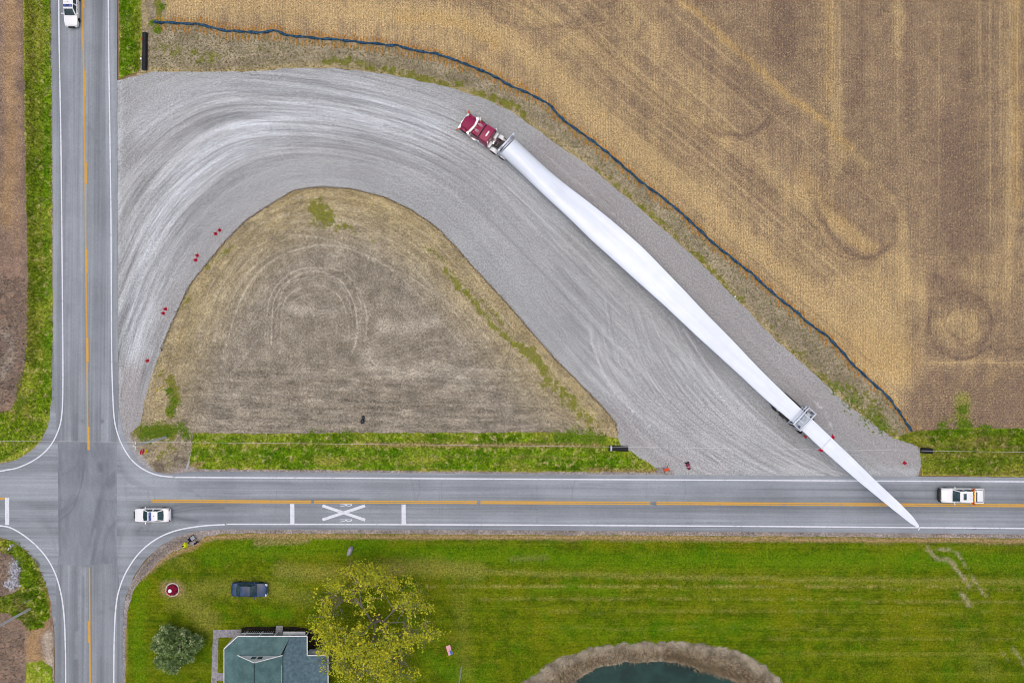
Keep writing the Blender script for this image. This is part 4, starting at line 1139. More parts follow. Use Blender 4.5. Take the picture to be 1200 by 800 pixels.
flag_orange = plain('orange_flag_cloth', (0.75, 0.13, 0.01, 1), 0.85, 0.1)

def wheel(parent, x, y, r=0.34, w=0.23, rim=None, dual=False):
    s = 1 if y > 0 else -1
    M = Matrix.Translation((x, y, r))
    o = lathe('wheel', [(r * 0.30, -w / 2 + 0.02), (r * 0.62, -w / 2 + 0.03), (r * 0.62, w / 2 - 0.03), (r * 0.30, w / 2 - 0.02)], rim or steel, parent, 18, 'Y', M)
    lathe('tyre', [(r * 0.60, -w / 2 + 0.01), (r * 0.86, -w / 2), (r, -w / 2 + 0.05), (r, w / 2 - 0.05), (r * 0.86, w / 2), (r * 0.60, w / 2 - 0.01)], rubber, o, 22, 'Y', M)
    return o

def ring(x, hw, zb, zs, zt):
    half = [(hw * 0.86, zb), (hw * 0.98, zb + 0.06), (hw, zb + (zs - zb) * 0.45), (hw * 0.985, zs - 0.07), (hw * 0.93, zs), (hw * 0.6, zs + (zt - zs) * 0.75), (hw * 0.25, zt)]
    return [(x, -y, z) for y, z in half] + [(x, y, z) for y, z in reversed(half)]

def cabin(parent, paint, b, t, nside=2, glass=None, crown=0.05):
    """b: base (x_front, x_rear, half width, z); t: roof (x_front, x_rear, half width, z)"""
    glass = glass or pane
    xf, xr, hw, z0 = b
    tf, tr, tw, z1 = t
    B = [Vector((xf, hw * 0.93, z0)), Vector((xf, -hw * 0.93, z0)), Vector((xr, -hw * 0.93, z0)), Vector((xr, hw * 0.93, z0))]
    T = [Vector((tf, tw * 0.95, z1)), Vector((tf, -tw * 0.95, z1)), Vector((tr, -tw * 0.95, z1)), Vector((tr, tw * 0.95, z1))]
    # bulging pillars: mid-side points
    vs, fs = [], []
    n = 5
    def quadgrid(A, Bp, C, D, bow):
        base = len(vs)
        nrm = (Bp - A).cross(D - A).normalized()
        for i in range(n + 1):
            for j in range(n + 1):
                p = A.lerp(Bp, i / n).lerp(D.lerp(C, i / n), j / n)
                p = p + nrm * bow * (1 - (2 * i / n - 1) ** 2) * (1 - (2 * j / n - 1) ** 2 * 0.0)
                vs.append(p)
        for i in range(n):
            for j in range(n):
                k = base + i * (n + 1) + j
                fs.append((k, k + n + 1, k + n + 2, k + 1))
    quadgrid(B[1], B[0], T[0], T[1], 0.09)       # front
    quadgrid(B[3], B[2], T[2], T[3], 0.06)       # rear
    quadgrid(B[0], B[3], T[3], T[0], 0.03)       # left
    quadgrid(B[2], B[1], T[1], T[2], 0.03)       # right
    o = mesh('cabin', vs, fs, paint, parent, True, 30)
    # roof: gently crowned panel reaching just past the pillars
    rv, rf = [], []
    N = 8
    for i in range(N + 1):
        for j in range(N + 1):
            a, c = i / N * 2 - 1, j / N * 2 - 1
            x = (tf + 0.05) + (tr - 0.05 - tf - 0.05) * i / N
            y = c * (tw + 0.01) * (1 - 0.05 * a * a)
            rv.append((x + 0.06 * (1 - c * c) * (1 if i == 0 else 0), y, z1 + 0.015 + crown * (1 - a ** 4) * (1 - c * c * 0.9)))
    for i in range(N):
        for j in range(N):
            k = i * (N + 1) + j
            rf.append((k, k + 1, k + N + 2, k + N + 1))
    mesh('roof', rv, rf, paint, parent, True, 60)
    def pan(name, A, Bp, C, D, bow, ins=0.10, off=0.012):
        q = []
        m = 4
        nrm = (Bp - A).cross(D - A).normalized()
        c0 = (A + Bp + C + D) / 4
        for i in range(m + 1):
            for j in range(m + 1):
                u = ins + (1 - 2 * ins) * i / m; w = 0.08 + 0.86 * j / m
                p = A.lerp(Bp, u).lerp(D.lerp(C, u), w) + nrm * (bow * (1 - (2 * u - 1) ** 2) + off)
                q.append(p)
        f = []
        for i in range(m):
            for j in range(m):
                k = i * (m + 1) + j
                f.append((k, k + m + 1, k + m + 2, k + 1))
        return mesh(name, q, f, glass, parent, True, 60)
    pan('windshield', B[1], B[0], T[0], T[1], 0.09, 0.07)
    pan('rear_window', B[3], B[2], T[2], T[3], 0.06, 0.09)
    for A, Bq, C, D in ((B[0], B[3], T[3], T[0]), (B[2], B[1], T[1], T[2])):
        for k in range(nside):
            u0, u1 = k / nside, (k + 1) / nside
            pan('side_window', A.lerp(Bq, u0), A.lerp(Bq, u1), D.lerp(C, u1), D.lerp(C, u0), 0.0, 0.09, 0.035)
    return o

def mirrors(parent, x, hw, z, paint):
    for s in (-1, 1):
        bm = bmesh.new()
        add_box(bm, (x, s * (hw + 0.11), z), (0.14, 0.22, 0.13), 0.03)
        add_box(bm, (x + 0.02, s * (hw - 0.02), z - 0.04), (0.06, 0.14, 0.05), 0.01)
        from_bm('mirror', bm, paint, parent, True)

def sedan(name, label, cat, loc, rz, paint, bar=None, group=None, wheels=steel, trim=None):
    t = thing(name, label, cat, loc, rz, group)
    st = [(2.46, .62, .34, .56, .60), (2.38, .80, .24, .66, .70), (2.15, .90, .2, .74, .79), (1.75, .935, .19, .82, .87), (1.15, .945, .19, .90, .96), (0.3, .95, .19, .93, .95), (-0.8, .95, .19, .95, .97), (-1.55, .945, .19, .98, 1.03), (-2.05, .92, .22, .98, 1.04), (-2.32, .86, .28, .92, .97), (-2.44, .72, .38, .82, .86)]
    loft('body', [ring(*s) for s in st], paint, t, 40)
    cabin(t, paint, (1.12, -1.72, .90, .93), (0.28, -0.95, .66, 1.43))
    for x in (1.5, -1.42):
        for y in (.84, -.84): wheel(t, x, y, rim=wheels)
    for s in (-1, 1):
        box('headlight', (2.24, s * .68, .68), (.26, .32, .10), lamp_clear, t, .03, Matrix.Rotation(R(-16) * s, 4, 'Z'))
        box('taillight', (-2.36, s * .68, .86), (.12, .34, .14), lamp_red, t, .03, Matrix.Rotation(R(14) * s, 4, 'Z'))
    box('front_bumper', (2.42, 0, .42), (.16, 1.5, .2), trim or paint, t, .05)
    box('rear_bumper', (-2.40, 0, .50), (.18, 1.6, .22), trim or paint, t, .05)
    box('grille', (2.46, 0, .56), (.06, .8, .12), black_plastic, t, .01)
    mirrors(t, .82, .95, .98, paint)
    for s in (-1, 1):
        for x in (.25, -.62):
            box('door_handle', (x, s * .955, .82), (.16, .03, .03), black_plastic, t, .008)
    return t

# two white patrol sedans
def patrol(label, loc, rz, bar_x=-.05):
    t = sedan('patrol_car', label, 'car', loc, rz, white_paint, group='white patrol cars at the crossroads')
    b = box('light_bar', (bar_x, 0, 1.575), (.30, 1.18, .13), lamp_blue, t, .05)
    box('bar_cap', (bar_x, 0, 1.65), (.16, .42, .05), black_plastic, b, .01)
    for s in (-1, 1):
        box('bar_mount', (bar_x, s * .45, 1.50), (.1, .06, .08), black_plastic, b)
    lathe('antenna', [(.05, 1.50), (.045, 1.53), (.008, 1.55), (.006, 1.85)], black_plastic, t, 8, 'Z', Matrix.Translation((-.52, 0, 0)))
    box('push_bumper', (2.55, 0, .5), (.08, .9, .32), black_plastic, t, .02)
    return t
p = W(179.2, 603, 0.6); p.z = 0.062
patrol('white patrol sedan with blue light bar stopped in the crossing by the wide curve', p, R(180.5), -.02)
p = W(84, 10.5, 0.6); p.z = 0.068
patrol('white patrol sedan with blue light bar heading down the road at the top edge', p, R(270), -.02)

# dark older saloon on the lawn
navy_paint = plain('navy_paint', (0.018, 0.045, 0.11, 1), 0.3, 0.35, 0.0, 0.35, 1.0, 0.05)
p = W(292.5, 690.2, 0.6); p.z = 0.032
whitewall = plain('whitewall_rim', (0.72, 0.72, 0.7, 1), 0.4, 0.4)
t = sedan('parked_car', 'dark navy saloon with pale wheel trims parked on the lawn by the house', 'car', p, R(-1.5), navy_paint, wheels=whitewall, trim=chrome)

# white escort pickup
def pickup():
    p = W(1125.5, 580, 0.7); p.z = 0.062
    t = thing('pickup_truck', 'white crew cab escort pickup with black grille guard and orange flags on main road', 'pickup', p, R(179.3))
    st = [(2.86, .74, .42, .78, .86), (2.78, .90, .34, .94, 1.02), (2.5, .97, .3, 1.04, 1.12), (1.4, 1.0, .3, 1.12, 1.18), (0.4, 1.0, .3, 1.14, 1.16), (-1.02, 1.0, .3, 1.14, 1.16)]
    loft('body', [ring(*s) for s in st], white_paint, t, 40)
    cabin(t, white_paint, (1.42, -1.05, .95, 1.13), (0.62, -0.98, .74, 1.82))
    for s in (-1, 1):
        box('bed_side', (-1.98, s * .93, .82), (1.92, .14, .72), white_paint, t, .05)
        box('headlight', (2.72, s * .72, .88), (.14, .34, .2), lamp_clear, t, .03)
        box('taillight', (-2.95, s * .90, .95), (.06, .14, .34), lamp_red, t, .02)
    box('bed_floor', (-1.98, 0, .58), (1.92, 1.74, .08), dark_metal, t)
    box('tailgate', (-2.93, 0, .82), (.08, 1.76, .68), white_paint, t, .03)
    box('bed_cover', (-2.36, 0, 1.10), (.92, 1.62, .10), white_paint, t, .04)
    box('rear_bumper', (-3.06, 0, .52), (.18, 1.9, .2), chrome, t, .04)
    # amber warning board on a rack behind the cab
    r = box('warning_rack', (-1.36, 0, 1.40), (.22, 1.56, .36), lamp_amber, t, .04)
    for s in (-1, 1):
        box('rack_post', (-1.36, s * .70, 1.06), (.08, .08, .62), black_plastic, r)
        box('rack_lamp', (-1.36, s * .42, 1.61), (.22, .30, .07), plain('rack_lamp_yellow', (.75, .5, .08, 1), .3, .5), r, .02)
    box('toolbox', (-1.68, 0, 1.12), (.26, 1.6, .28), white_paint, t, .03)
    box('equipment_case', (-1.9, .12, 1.05), (.22, 1.3, .30), black_plastic, t, .03)
    box('sunroof', (0.06, 0, 1.885), (.42, .84, .02), pane, t, .008)
    for y in (.72, -.72):
        pole = tube('flag_staff', [(-1.30, y * 1.12, 1.2), (-1.34, y * 1.38, 1.62)], .018, black_plastic, t, 6)
        s = 1 if y > 0 else -1
        mesh('warning_flag', [(-1.12, s * .82, 1.30), (-1.52, s * .84, 1.30), (-1.50, s * 1.12, 1.66), (-1.10, s * 1.10, 1.68), (-1.3, s * .98, 1.44), (-1.32, s * 1.0, 1.52)], [(0, 1, 4), (1, 2, 5, 4), (2, 3, 5), (3, 0, 4, 5)], flag_orange, t)
    for x in (1.86, -1.92):
        for y in (.86, -.86): wheel(t, x, y, .40, .27)
    mirrors(t, 1.12, 1.0, 1.26, white_paint)
    # grille guard
    bm = bmesh.new()
    for z in (.46, .74, 1.02):
        add_tube(bm, [(2.86, -.95, z), (3.04, -.62, z), (3.08, 0, z), (3.04, .62, z), (2.86, .95, z)], .055, 8)
    for y in (-.62, -.22, .22, .62):
        add_box(bm, (3.04, y, .74), (.06, .07, .66))
    from_bm('grille_guard', bm, black_plastic, t, True)
    box('grille', (2.87, 0, .74), (.06, 1.3, .34), black_plastic, t, .01)
    for y in (.2, -.2):
        lathe('roof_antenna', [(.03, 0), (.012, .05), (.006, .5)], black_plastic, t, 6, 'Z', Matrix.Translation((-.6, y, 1.86)))
pickup()

# tractor unit
maroon = plain('maroon_paint', (0.26, 0.008, 0.062, 1), 0.35, 0.3, 0.0, 0.12, 1.2, 0.1)
def semi():
    p = W(542.0, 140.3, 1.2); p.z = 0.024
    ang = math.atan2(0.565, -0.825)
    t = thing('semi_truck', 'maroon sleeper cab tractor truck with white bumper pulling the long white blade', 'truck', p, ang)
    # x is forward, bumper face at 0
    def sec(x, hw, z0, z1, crown=.12, tw=.86):
        return [(x, -hw, z0), (x, -hw, z0 + (z1 - z0) * .7), (x, -hw * tw, z1 - .03), (x, -hw * .4, z1 + crown * .7), (x, 0, z1 + crown), (x, hw * .4, z1 + crown * .7), (x, hw * tw, z1 - .03), (x, hw, z0 + (z1 - z0) * .7), (x, hw, z0)]
    loft('hood', [sec(-.18, .70, .62, 1.30), (sec(-.32, .82, .58, 1.45)), sec(-1.0, .92, .58, 1.58), sec(-1.85, 1.04, .58, 1.72)], maroon, t, 35)
    box('bumper', (-.08, 0, .55), (.26, 2.46, .42), chrome, t, .06)
    box('grille', (-.13, 0, 1.02), (.10, 1.12, .78), chrome, t, .03)
    for s in (-1, 1):
        secs = []
        for k in range(9):
            a = math.pi * k / 8
            cx, cz = -.95 + .72 * math.cos(a), .62 + .66 * math.sin(a)
            secs.append([(cx, s * .86, cz - .05), (cx, s * .86, cz + .04), (cx, s * 1.22, cz + .0), (cx, s * 1.22, cz - .08)])
        loft('front_fender', secs, maroon, t, 40)
        box('headlight', (-.26, s * .98, 1.02), (.22, .34, .24), lamp_clear, t, .05)
        lathe('air_cleaner', [(.02, 1.95), (.19, 1.93), (.2, 1.25), (.15, 1.2)], chrome, t, 16, 'Z', Matrix.Translation((-1.72, s * 1.16, 0)))
    # cab
    loft('cab', [sec(-1.85, 1.04, .62, 1.86), sec(-2.30, 1.12, .62, 2.62, .08), sec(-2.5, 1.14, .62, 2.72, .08), sec(-3.28, 1.14, .62, 2.74, .08)], maroon, t, 30)
    o = mesh('windshield', [(-1.90, -.92, 1.98), (-1.90, .92, 1.98), (-2.24, .90, 2.55), (-2.24, -.90, 2.55), (-1.86, 0, 2.05), (-2.20, 0, 2.62)], [(0, 4, 5, 3), (4, 1, 2, 5)], pane, t)
    bm = bmesh.new()
    add_box(bm, (-2.06, .54, 2.72), (.30, 1.18, .05), .01, Matrix.Rotation(R(-9), 4, 'Z'))
    add_box(bm, (-2.06, -.54, 2.72), (.30, 1.18, .05), .01, Matrix.Rotation(R(9), 4, 'Z'))
    from_bm('sun_visor', bm, white_paint, t, True)
    for k in range(5):
        box('roof_lamp', (-2.46, (k - 2) * .42, 2.86), (.16, .10, .07), lamp_amber if k % 2 == 0 else lamp_clear, t, .02)
    for s in (-1, 1):
        box('side_window', (-2.68, s * 1.145, 2.12), (.62, .02, .56), pane, t)
        box('cab_step', (-2.6, s * 1.16, .55), (.85, .28, .08), chrome, t, .02)
        bm = bmesh.new()
        add_box(bm, (-2.12, s * 1.42, 2.05), (.10, .20, .62), .03)
        add_tube(bm, [(-2.2, s * 1.08, 2.3), (-2.14, s * 1.40, 2.3)], .025, 6)
        add_tube(bm, [(-2.2, s * 1.08, 1.8), (-2.14, s * 1.40, 1.8)], .025, 6)
        from_bm('mirror', bm, chrome, t, True)
        for k in range(2):
            lathe('air_horn', [(.02, 0), (.03, .35), (.07, .5)], chrome, t, 10, 'Z', Matrix.Translation((-3.1 + 0, s * (.35 + .2 * k), 2.86)) @ Matrix.Rotation(R(90), 4, 'Y'))
    # sleeper
    loft('sleeper', [sec(-3.42, 1.12, .62, 2.72, .06), sec(-3.52, 1.20, .62, 2.98, .10), sec(-4.72, 1.20, .62, 3.02, .10), sec(-4.80, 1.16, .62, 2.92, .08)], maroon, t, 30)
    box('roof_vent', (-4.22, .04, 3.14), (.20, .78, .07), white_paint, t, .02)
    box('cab_gap_seal', (-3.35, 0, 1.6), (.12, 2.1, 1.9), black_plastic, t)
    for s in (-1, 1):
        lathe('exhaust_stack', [(.075, .9), (.09, 1.0), (.09, 2.9), (.07, 2.92), (.07, 3.5), (.055, 3.5), (.055, 3.3)], chrome, t, 14, 'Z', Matrix.Translation((-4.92, s * 1.05, 0)))
        bm = bmesh.new(); add_lathe(bm, [(.30, -.75), (.32, -.7), (.32, .7), (.30, .75)], 20, 'Z', Matrix.Translation((-3.7, s * 1.04, .72)) @ Matrix.Rotation(R(90), 4, 'Y'))
        from_bm('fuel_tank', bm, chrome, t, True)
        box('frame_rail', (-4.9, s * .43, .95), (7.0, .09, .26), dark_metal, t)
        box('deck_box', (-5.05, s * .72, 1.28), (.42, .86, .52), white_paint, t, .05)
        # quarter fenders over the drive wheels
        for cx in (-5.85, -7.2):
            secs = []
            for k in range(8):
                a = R(20) + R(140) * k / 7
                x, z = cx + .66 * math.cos(a), .55 + .66 * math.sin(a)
                secs.append([(x, s * .74, z), (x, s * .74, z + .04), (x, s * 1.28, z + .04), (x, s * 1.28, z)])
            loft('rear_fender', secs, white_paint, t, 40)
            wheel(t, cx, s * .86, .52, .26); wheel(t, cx, s * 1.14, .52, .26)
        wheel(t, -.95, s * 1.03, .52, .32)
    box('deck_plate', (-5.1, 0, 1.12), (.55, .8, .05), chrome, t, .01)
    for k in range(3):
        tube('air_hose', [(-5.0, -.2 + .2 * k, 1.3), (-5.5, -.3 + .25 * k, 1.5), (-6.0, -.1 + .1 * k, 1.35)], .035, plain('hose_%d' % k, [(.3, .02, .02, 1), (.02, .05, .2, 1), (.03, .03, .03, 1)][k], .6), t, 6)
    lathe('fifth_wheel', [(.52, 1.12), (.55, 1.2), (.5, 1.26), (.08, 1.26)], dark_metal, t, 20, 'Z', Matrix.Translation((-6.5, 0, 0)))
    for x in (-5.55, -5.95, -6.2): box('cross_member', (x, 0, 1.0), (.10, .8, .16), plain('rusty_steel', (.13, .06, .035, 1), .8, .2, 0, .3, 6), t)
    for s in (-1, 1):
        mesh('warning_flag', [(-.1, s * 1.24, .5), (.18, s * 1.52, .56), (.0, s * 1.66, .85), (-.3, s * 1.36, .84), (-.08, s * 1.45, .72)], [(0, 1, 4), (1, 2, 4), (2, 3, 4), (3, 0, 4)], flag_orange, t)
semi()

# ------------------------------------------------------------------ the blade
ax_d = np.array([0.734, 0.680]); ax_n = np.array([0.680, -0.734]); ax_0 = np.array([597.0, 172.0])
_r = [(605, 164), (624, 182), (643, 200), (662, 216), (680, 229), (688.7, 236), (710, 252.5), (735, 273.7), (760, 296), (775, 313), (800, 337.6), (820, 360), (830, 370), (860, 400), (880, 422), (903.7, 446), (937.5, 478), (951, 490), (976, 514.5), (1000, 537), (1020, 557), (1028, 565), (1050, 585), (1066, 600), (1076, 614)]
_l = [(600, 193), (624, 216), (649, 240), (660, 248.7), (691, 280), (725, 310), (751, 333.7), (774, 353.7), (802, 380), (811, 389), (840, 415), (867.5, 440), (893.7, 465), (927.5, 493.7), (940, 503.5), (960, 524), (980, 541), (1001, 560), (1010, 567), (1039, 591), (1058, 606), (1070, 615.5), (1075, 617.5)]
def edge(lst, sign):
    q = np.array(lst, float) - ax_0
    a = np.stack([q @ ax_d, q @ ax_n], 1)
    sm = np.linspace(a[0, 0], a[-1, 0], 60)
    w = np.interp(sm, a[:, 0], a[:, 1])
    w[2:-2] = (w[:-4] + 2 * w[1:-3] + 3 * w[2:-2] + 2 * w[3:-1] + w[4:]) / 9      # smooth hand-read points
    return [(-4.0, w[0])] + list(zip(sm, w))
RS = edge(_r, 1); LS = edge(_l, -1)
RS.append((655.5, -0.6)); LS.append((655.6, -1.4))
def blade_z(s): return 3.0 + 0.9 * max(0, (s - 380) / 275) ** 2
blade_paint = Mat('white_gelcoat', 0.32, 0.4)
bn = blade_paint.noise(0.35, None, 4)
bs = blade_paint.noise(1.2, blade_paint.vmul(blade_paint.vrot(blade_paint.pos(), R(42.8)), (0.06, 1, 1)), 4, 0.7)
blade_paint.color(blade_paint.gain(blade_paint.gain(rgb(226, 234, 246, 0.97), blade_paint.ramp(bn, 0.3, 0.7, 0.95, 1.02)), blade_paint.ramp(bs, 0.3, 0.7, 0.93, 1.03)))
blade_paint.b.inputs['Coat Weight'].default_value = 0.2
def bpt(s, w, z):
    q = ax_0 + ax_d * s + ax_n * w
    return W(q[0], q[1], z)
def blade():
    p0 = bpt(0, 0, 0)
    t = thing('turbine_blade', 'long white wind turbine blade tapering from the maroon truck to the main road', 'turbine blade', p0)
    M = 36
    secs = []
    for s in np.concatenate([np.linspace(-2, 60, 9), np.linspace(75, 640, 56), np.array([644, 648, 651, 653, 654.3])]):
        r = np.interp(s, *zip(*RS)); l = np.interp(s, *zip(*LS))
        zc = blade_z(s)
        c = (r + l) / 2; hw = (r - l) / 2
        hwm = hw / S * 0.97
        f = np.clip((s - 8) / 105, 0, 1); f = f * f * (3 - 2 * f)     # round root -> aerofoil
        thick = np.interp(s, [0, 60, 140, 230, 320, 450, 600, 654], [1.28, .98, .58, .42, .32, .22, .12, .02])
        ring_ = []
        for k in range(M):
            a = 2 * math.pi * k / M
            x = math.cos(a)                       # +1 trailing side, -1 leading side
            circ = math.sin(a)
            u = (x + 1) / 2
            prof = 2.6 * (0.2969 * math.sqrt(max(u, 0)) - 0.126 * u - 0.3516 * u * u + 0.2843 * u ** 3 - 0.1015 * u ** 4) / 0.26 * 0.5
            prof *= (1 - 0.32 * math.exp(-((u - 0.72) / 0.16) ** 2)) if circ > 0 else 0.85
            af = prof if circ >= 0 else -prof
            zz = circ * (1 - f) + af * f
            tilt = (0.10 * f) * x * hwm           # slight twist
            ring_.append(tuple(bpt(s, c + x * hw, zc + zz * thick + tilt) - p0))
        secs.append(ring_)
    o = loft('shell', secs, blade_paint.m, t, 60)
    # strap and warning flags towards the tip
    def strap(s, name='strap', mat=None):
        pts = []
        r = np.interp(s, *zip(*RS)); l = np.interp(s, *zip(*LS)); zc = blade_z(s)
        th = np.interp(s, [0, 60, 140, 230, 320, 450, 600, 654], [1.28, .98, .58, .42, .32, .22, .12, .02])
        for k in range(24):
            a = 2 * math.pi * k / 24
            pts.append(bpt(s, (r + l) / 2 + math.cos(a) * ((r - l) / 2 + .25), zc + math.sin(a) * (th + .06)) - p0)
        return tube(name, pts + pts[:1], .022, mat or plain('pale_strap', (.62, .63, .66, 1), .8, .2), t, 5)
    strap(508.5)
    for sgn, lab in ((1, None), (-1, None)):
        w0 = np.interp(508.5, *zip(*(RS if sgn > 0 else LS)))
        zc = blade_z(508.5)
        A = []
        for i in range(4):
            for j in range(4):
                A.append(bpt(506.5 + 1.5 * i + .7 * math.sin(j * 1.7), w0 + sgn * (0.1 + 1.15 * j + .3 * math.sin(i * 2)), zc - .02 - .10 * j - .04 * math.cos(i * 2 + j)) - p0)
        F = [(i * 4 + j, i * 4 + j + 1, (i + 1) * 4 + j + 1, (i + 1) * 4 + j) for i in range(3) for j in range(3)]
        mesh('warning_flag', A, F, flag_red, t, True)
    q = bpt(655, -1.5, blade_z(654)) - p0
    box('tip_marker', q + Vector((.05, -.08, -.05)), (.16, .5, .16), plain('tip_marker_white', (.75, .76, .78, 1), .5), t, .04, Matrix.Rotation(R(-35), 4, 'Z'))
    return t
blade()

frame_white = plain('pale_frame_steel', (0.55, 0.60, 0.68, 1), 0.45, 0.4, 0.2, 0.12, 2)
def root_frame():
    zc = 3.0
    ang = math.atan2(-ax_d[1], ax_d[0])
    p = bpt(-3, 0, 3.6); p.z = 0.0
    t = thing('root_frame', 'pale steel transport frame holding the blade root above the truck deck', 'transport frame', p, ang)
    # x along the blade, y across
    box('upright', (-.28, 1.42, 2.5), (.22, .16, 2.6), frame_white, t, .02); box('upright', (-.28, -1.42, 2.5), (.22, .16, 2.6), frame_white, t, .02)
    box('top_beam', (-.28, 0, 4.28), (.26, 3.2, .22), frame_white, t, .03)
    box('bottom_beam', (-.28, 0, 1.55), (.30, 3.0, .34), frame_white, t, .03)
    bm = bmesh.new(); add_lathe(bm, [(1.12, -.10), (1.34, -.10), (1.34, .10), (1.12, .10)], 32, 'Z', Matrix.Translation((.02, 0, 3.0)) @ Matrix.Rotation(R(90), 4, 'Y'))
    from_bm('root_ring', bm, plain('root_ring_grey', (.42, .45, .5, 1), .5, .4, .3), t, True)
    for s in (-1, 1):
        box('brace', (-.9, s * .8, 1.45), (1.1, .12, .16), dark_metal, t, .02)
        box('cover_edge', (-.25, s * 1.0, 4.42), (.1, .5, .06), plain('blue_tarp', (.06, .1, .25, 1), .7), t, .01)
    lathe('kingpin', [(.16, 1.24), (.2, 1.4), (.5, 1.45), (.5, 1.5)], dark_metal, t, 14, 'Z', Matrix.Translation((-.9, 0, 0)))
root_frame()

def dolly():
    s0 = 468.0
    p = bpt(s0, 0, 2.9); g = Vector((p.x, p.y, 0.022))
    ang = math.atan2(-ax_d[1], ax_d[0])
    t = thing('blade_dolly', 'steerable rear dolly with pale clamp frame straddling the blade', 'trailer', g, ang)
    # chassis
    for y in (.5, -.5):
        box('frame_rail', (-.6, y, 1.05), (6.6, .16, .34), dark_metal, t, .02)
    for x in (-3.3, -1.6, .4, 2.2):
        box('cross_member', (x, 0, 1.0), (.16, 1.0, .2), dark_metal, t)
    for x in (-2.9, -1.5, -.1, 1.6):
        tube('axle', [(x, -1.2, .5), (x, 1.2, .5)], .08, dark_metal, t, 8)
        for y in (-1.2, 1.2):
            wheel(t, x, y, .48, .30)
    for y in (-1.18, 1.18):
        box('mudguard', (-1.5, y, 1.06), (4.0, .36, .06), dark_metal, t, .02)
    box('power_pack', (-3.55, -.95, 1.05), (.7, .62, .6), plain('power_pack_blue', (.05, .08, .16, 1), .5), t, .04)
    box('hydraulic_tank', (-2.75, -1.05, 1.3), (.45, .4, .4), frame_white, t, .04)
    box('signal_box', (2.6, -1.25, .9), (.4, .3, .25), lamp_red, t, .03)
    # the clamp: a ladder of beams over and under the blade
    for x in (-.62, .62):
        for y in (-1.5, 1.5):
            box('clamp_post', (x, y, 2.5), (.16, .16, 2.3), frame_white, t, .02)
        box('clamp_beam', (x, 0, 3.68), (.18, 3.2, .18), frame_white, t, .02)
        box('cradle_beam', (x, 0, 1.62), (.18, 3.1, .26), frame_white, t, .02)
    for y in (-1.5, -.55, .5, 1.5):
        box('clamp_rung', (0, y, 3.66), (1.06, .14, .12), frame_white, t, .02)
    box('clamp_beam', (-.95, 0.1, 3.6), (.12, 2.8, .12), frame_white, t, .02)
    box('clamp_pad', (.0, -.1, 3.58), (.62, 2.2, .10), plain('pad_grey', (.38, .43, .47, 1), .8, .2, 0, .25, 4), t, .03)
    for y in (-1.28, 1.22):
        box('ratchet_box', (.1, y, 3.78), (.34, .26, .14), plain('ratchet_navy', (.05, .06, .12, 1), .5), t, .02)
    box('lower_pad', (0, 0, 2.1), (1.2, 2.2, .7), dark_metal, t, .05)
dolly()

# ------------------------------------------------------------------ cones, drum, sign board
cone_red = plain('cone_red', (0.50, 0.012, 0.045, 1), 0.6, 0.3, 0, 0.12, 4)
cone_band = plain('cone_band', (0.72, 0.62, 0.66, 1), 0.5, 0.3)
def make_cone():
    t = thing('traffic_cone', '', 'cone')
    lathe('cone_body', [(.19, .05), (.17, .10), (.11, .42), (.045, .74), (.03, .76), (.0005, .76)], cone_red, t, 18)
    box('cone_base', (0, 0, .025), (.42, .42, .05), cone_red, t, .012)
    lathe('cone_band', [(.128, .36), (.112, .36), (.086, .52), (.095, .52)], cone_band, t, 18)
    return t
cone0 = make_cone()
cones = [(251.8, 273.6, 'red traffic cone by the bend, outer of the highest pair on the gravel'), (256.6, 269.5, 'red traffic cone by the bend, inner of the highest pair on the gravel'),
         (228.4, 304.6, 'red traffic cone in the middle pair beside the island, lower of the two'), (230.3, 299.2, 'red traffic cone in the middle pair beside the island, upper of the two'),
         (190.5, 367, 'red traffic cone in the lowest pair by the island, lower of the two'), (193, 362, 'red traffic cone in the lowest pair by the island, upper of the two'),
         (172, 422.5, 'lone red traffic cone on gravel near the left road and the island edge'), (1061, 542.5, 'lone red traffic cone on gravel near the black pipe end at right'),
         (167.6, 46.6, 'red traffic cone on the grass beside the upper end of the black pipe')]
for i, (u, v, lab) in enumerate(cones):
    c = cone0 if i == 0 else copy_tree(cone0)
    c.location = W(u, v, 0.3); c.location.z = 0.055 if i == 8 else 0.03 if i == 6 else 0.022
    c.rotation_euler = (0, 0, random.random() * 3)
    tag(c, lab, 'cone', 'red traffic cones')

p = W(806, 545.5); p.z = 0.28
t = thing('traffic_drum', 'dark red traffic drum with a pale band toppled on the gravel apron', 'traffic drum', p)
Mx = Matrix.Rotation(R(90), 4, 'Y')
t.rotation_euler = (0, 0, R(-73))
drum_red = plain('drum_red', (0.16, 0.018, 0.05, 1), 0.6, 0.3, 0, .15, 4)
lathe('drum_body', [(.19, .48), (.21, .46), (.21, .2), (.235, .19), (.235, -.1), (.26, -.11), (.26, -.42), (.0005, -.42)], drum_red, t, 20, 'Z', Mx)
lathe('drum_band', [(.236, .14), (.242, .14), (.242, .0), (.236, .0)], plain('drum_band', (.45, .2, .3, 1), .5), t, 20, 'Z', Mx)
lathe('drum_base', [(.27, -.42), (.31, -.44), (.31, -.52), (.05, -.53)], rubber, t, 20, 'Z', Mx)

p = W(780.5, 549.6); p.z = 0.024
t = thing('warning_board', 'small bright orange warning board on a low stand at the tip of the grass verge', 'sign', p, R(20))
orange = plain('orange_board', (0.80, 0.085, 0.02, 1), 0.6, 0.3, 0, .1, 3)
box('panel', (0, 0, .42), (.62, .04, .60), orange, t, .01, Matrix.Rotation(R(-48), 4, 'X'))
for s in (-1, 1):
    tube('stand_leg', [(s * .22, .1, .5), (s * .34, .42, 0)], .02, dark_metal, t, 6)
    tube('stand_leg', [(s * .22, -.05, .35), (s * .36, -.35, 0)], .02, dark_metal, t, 6)

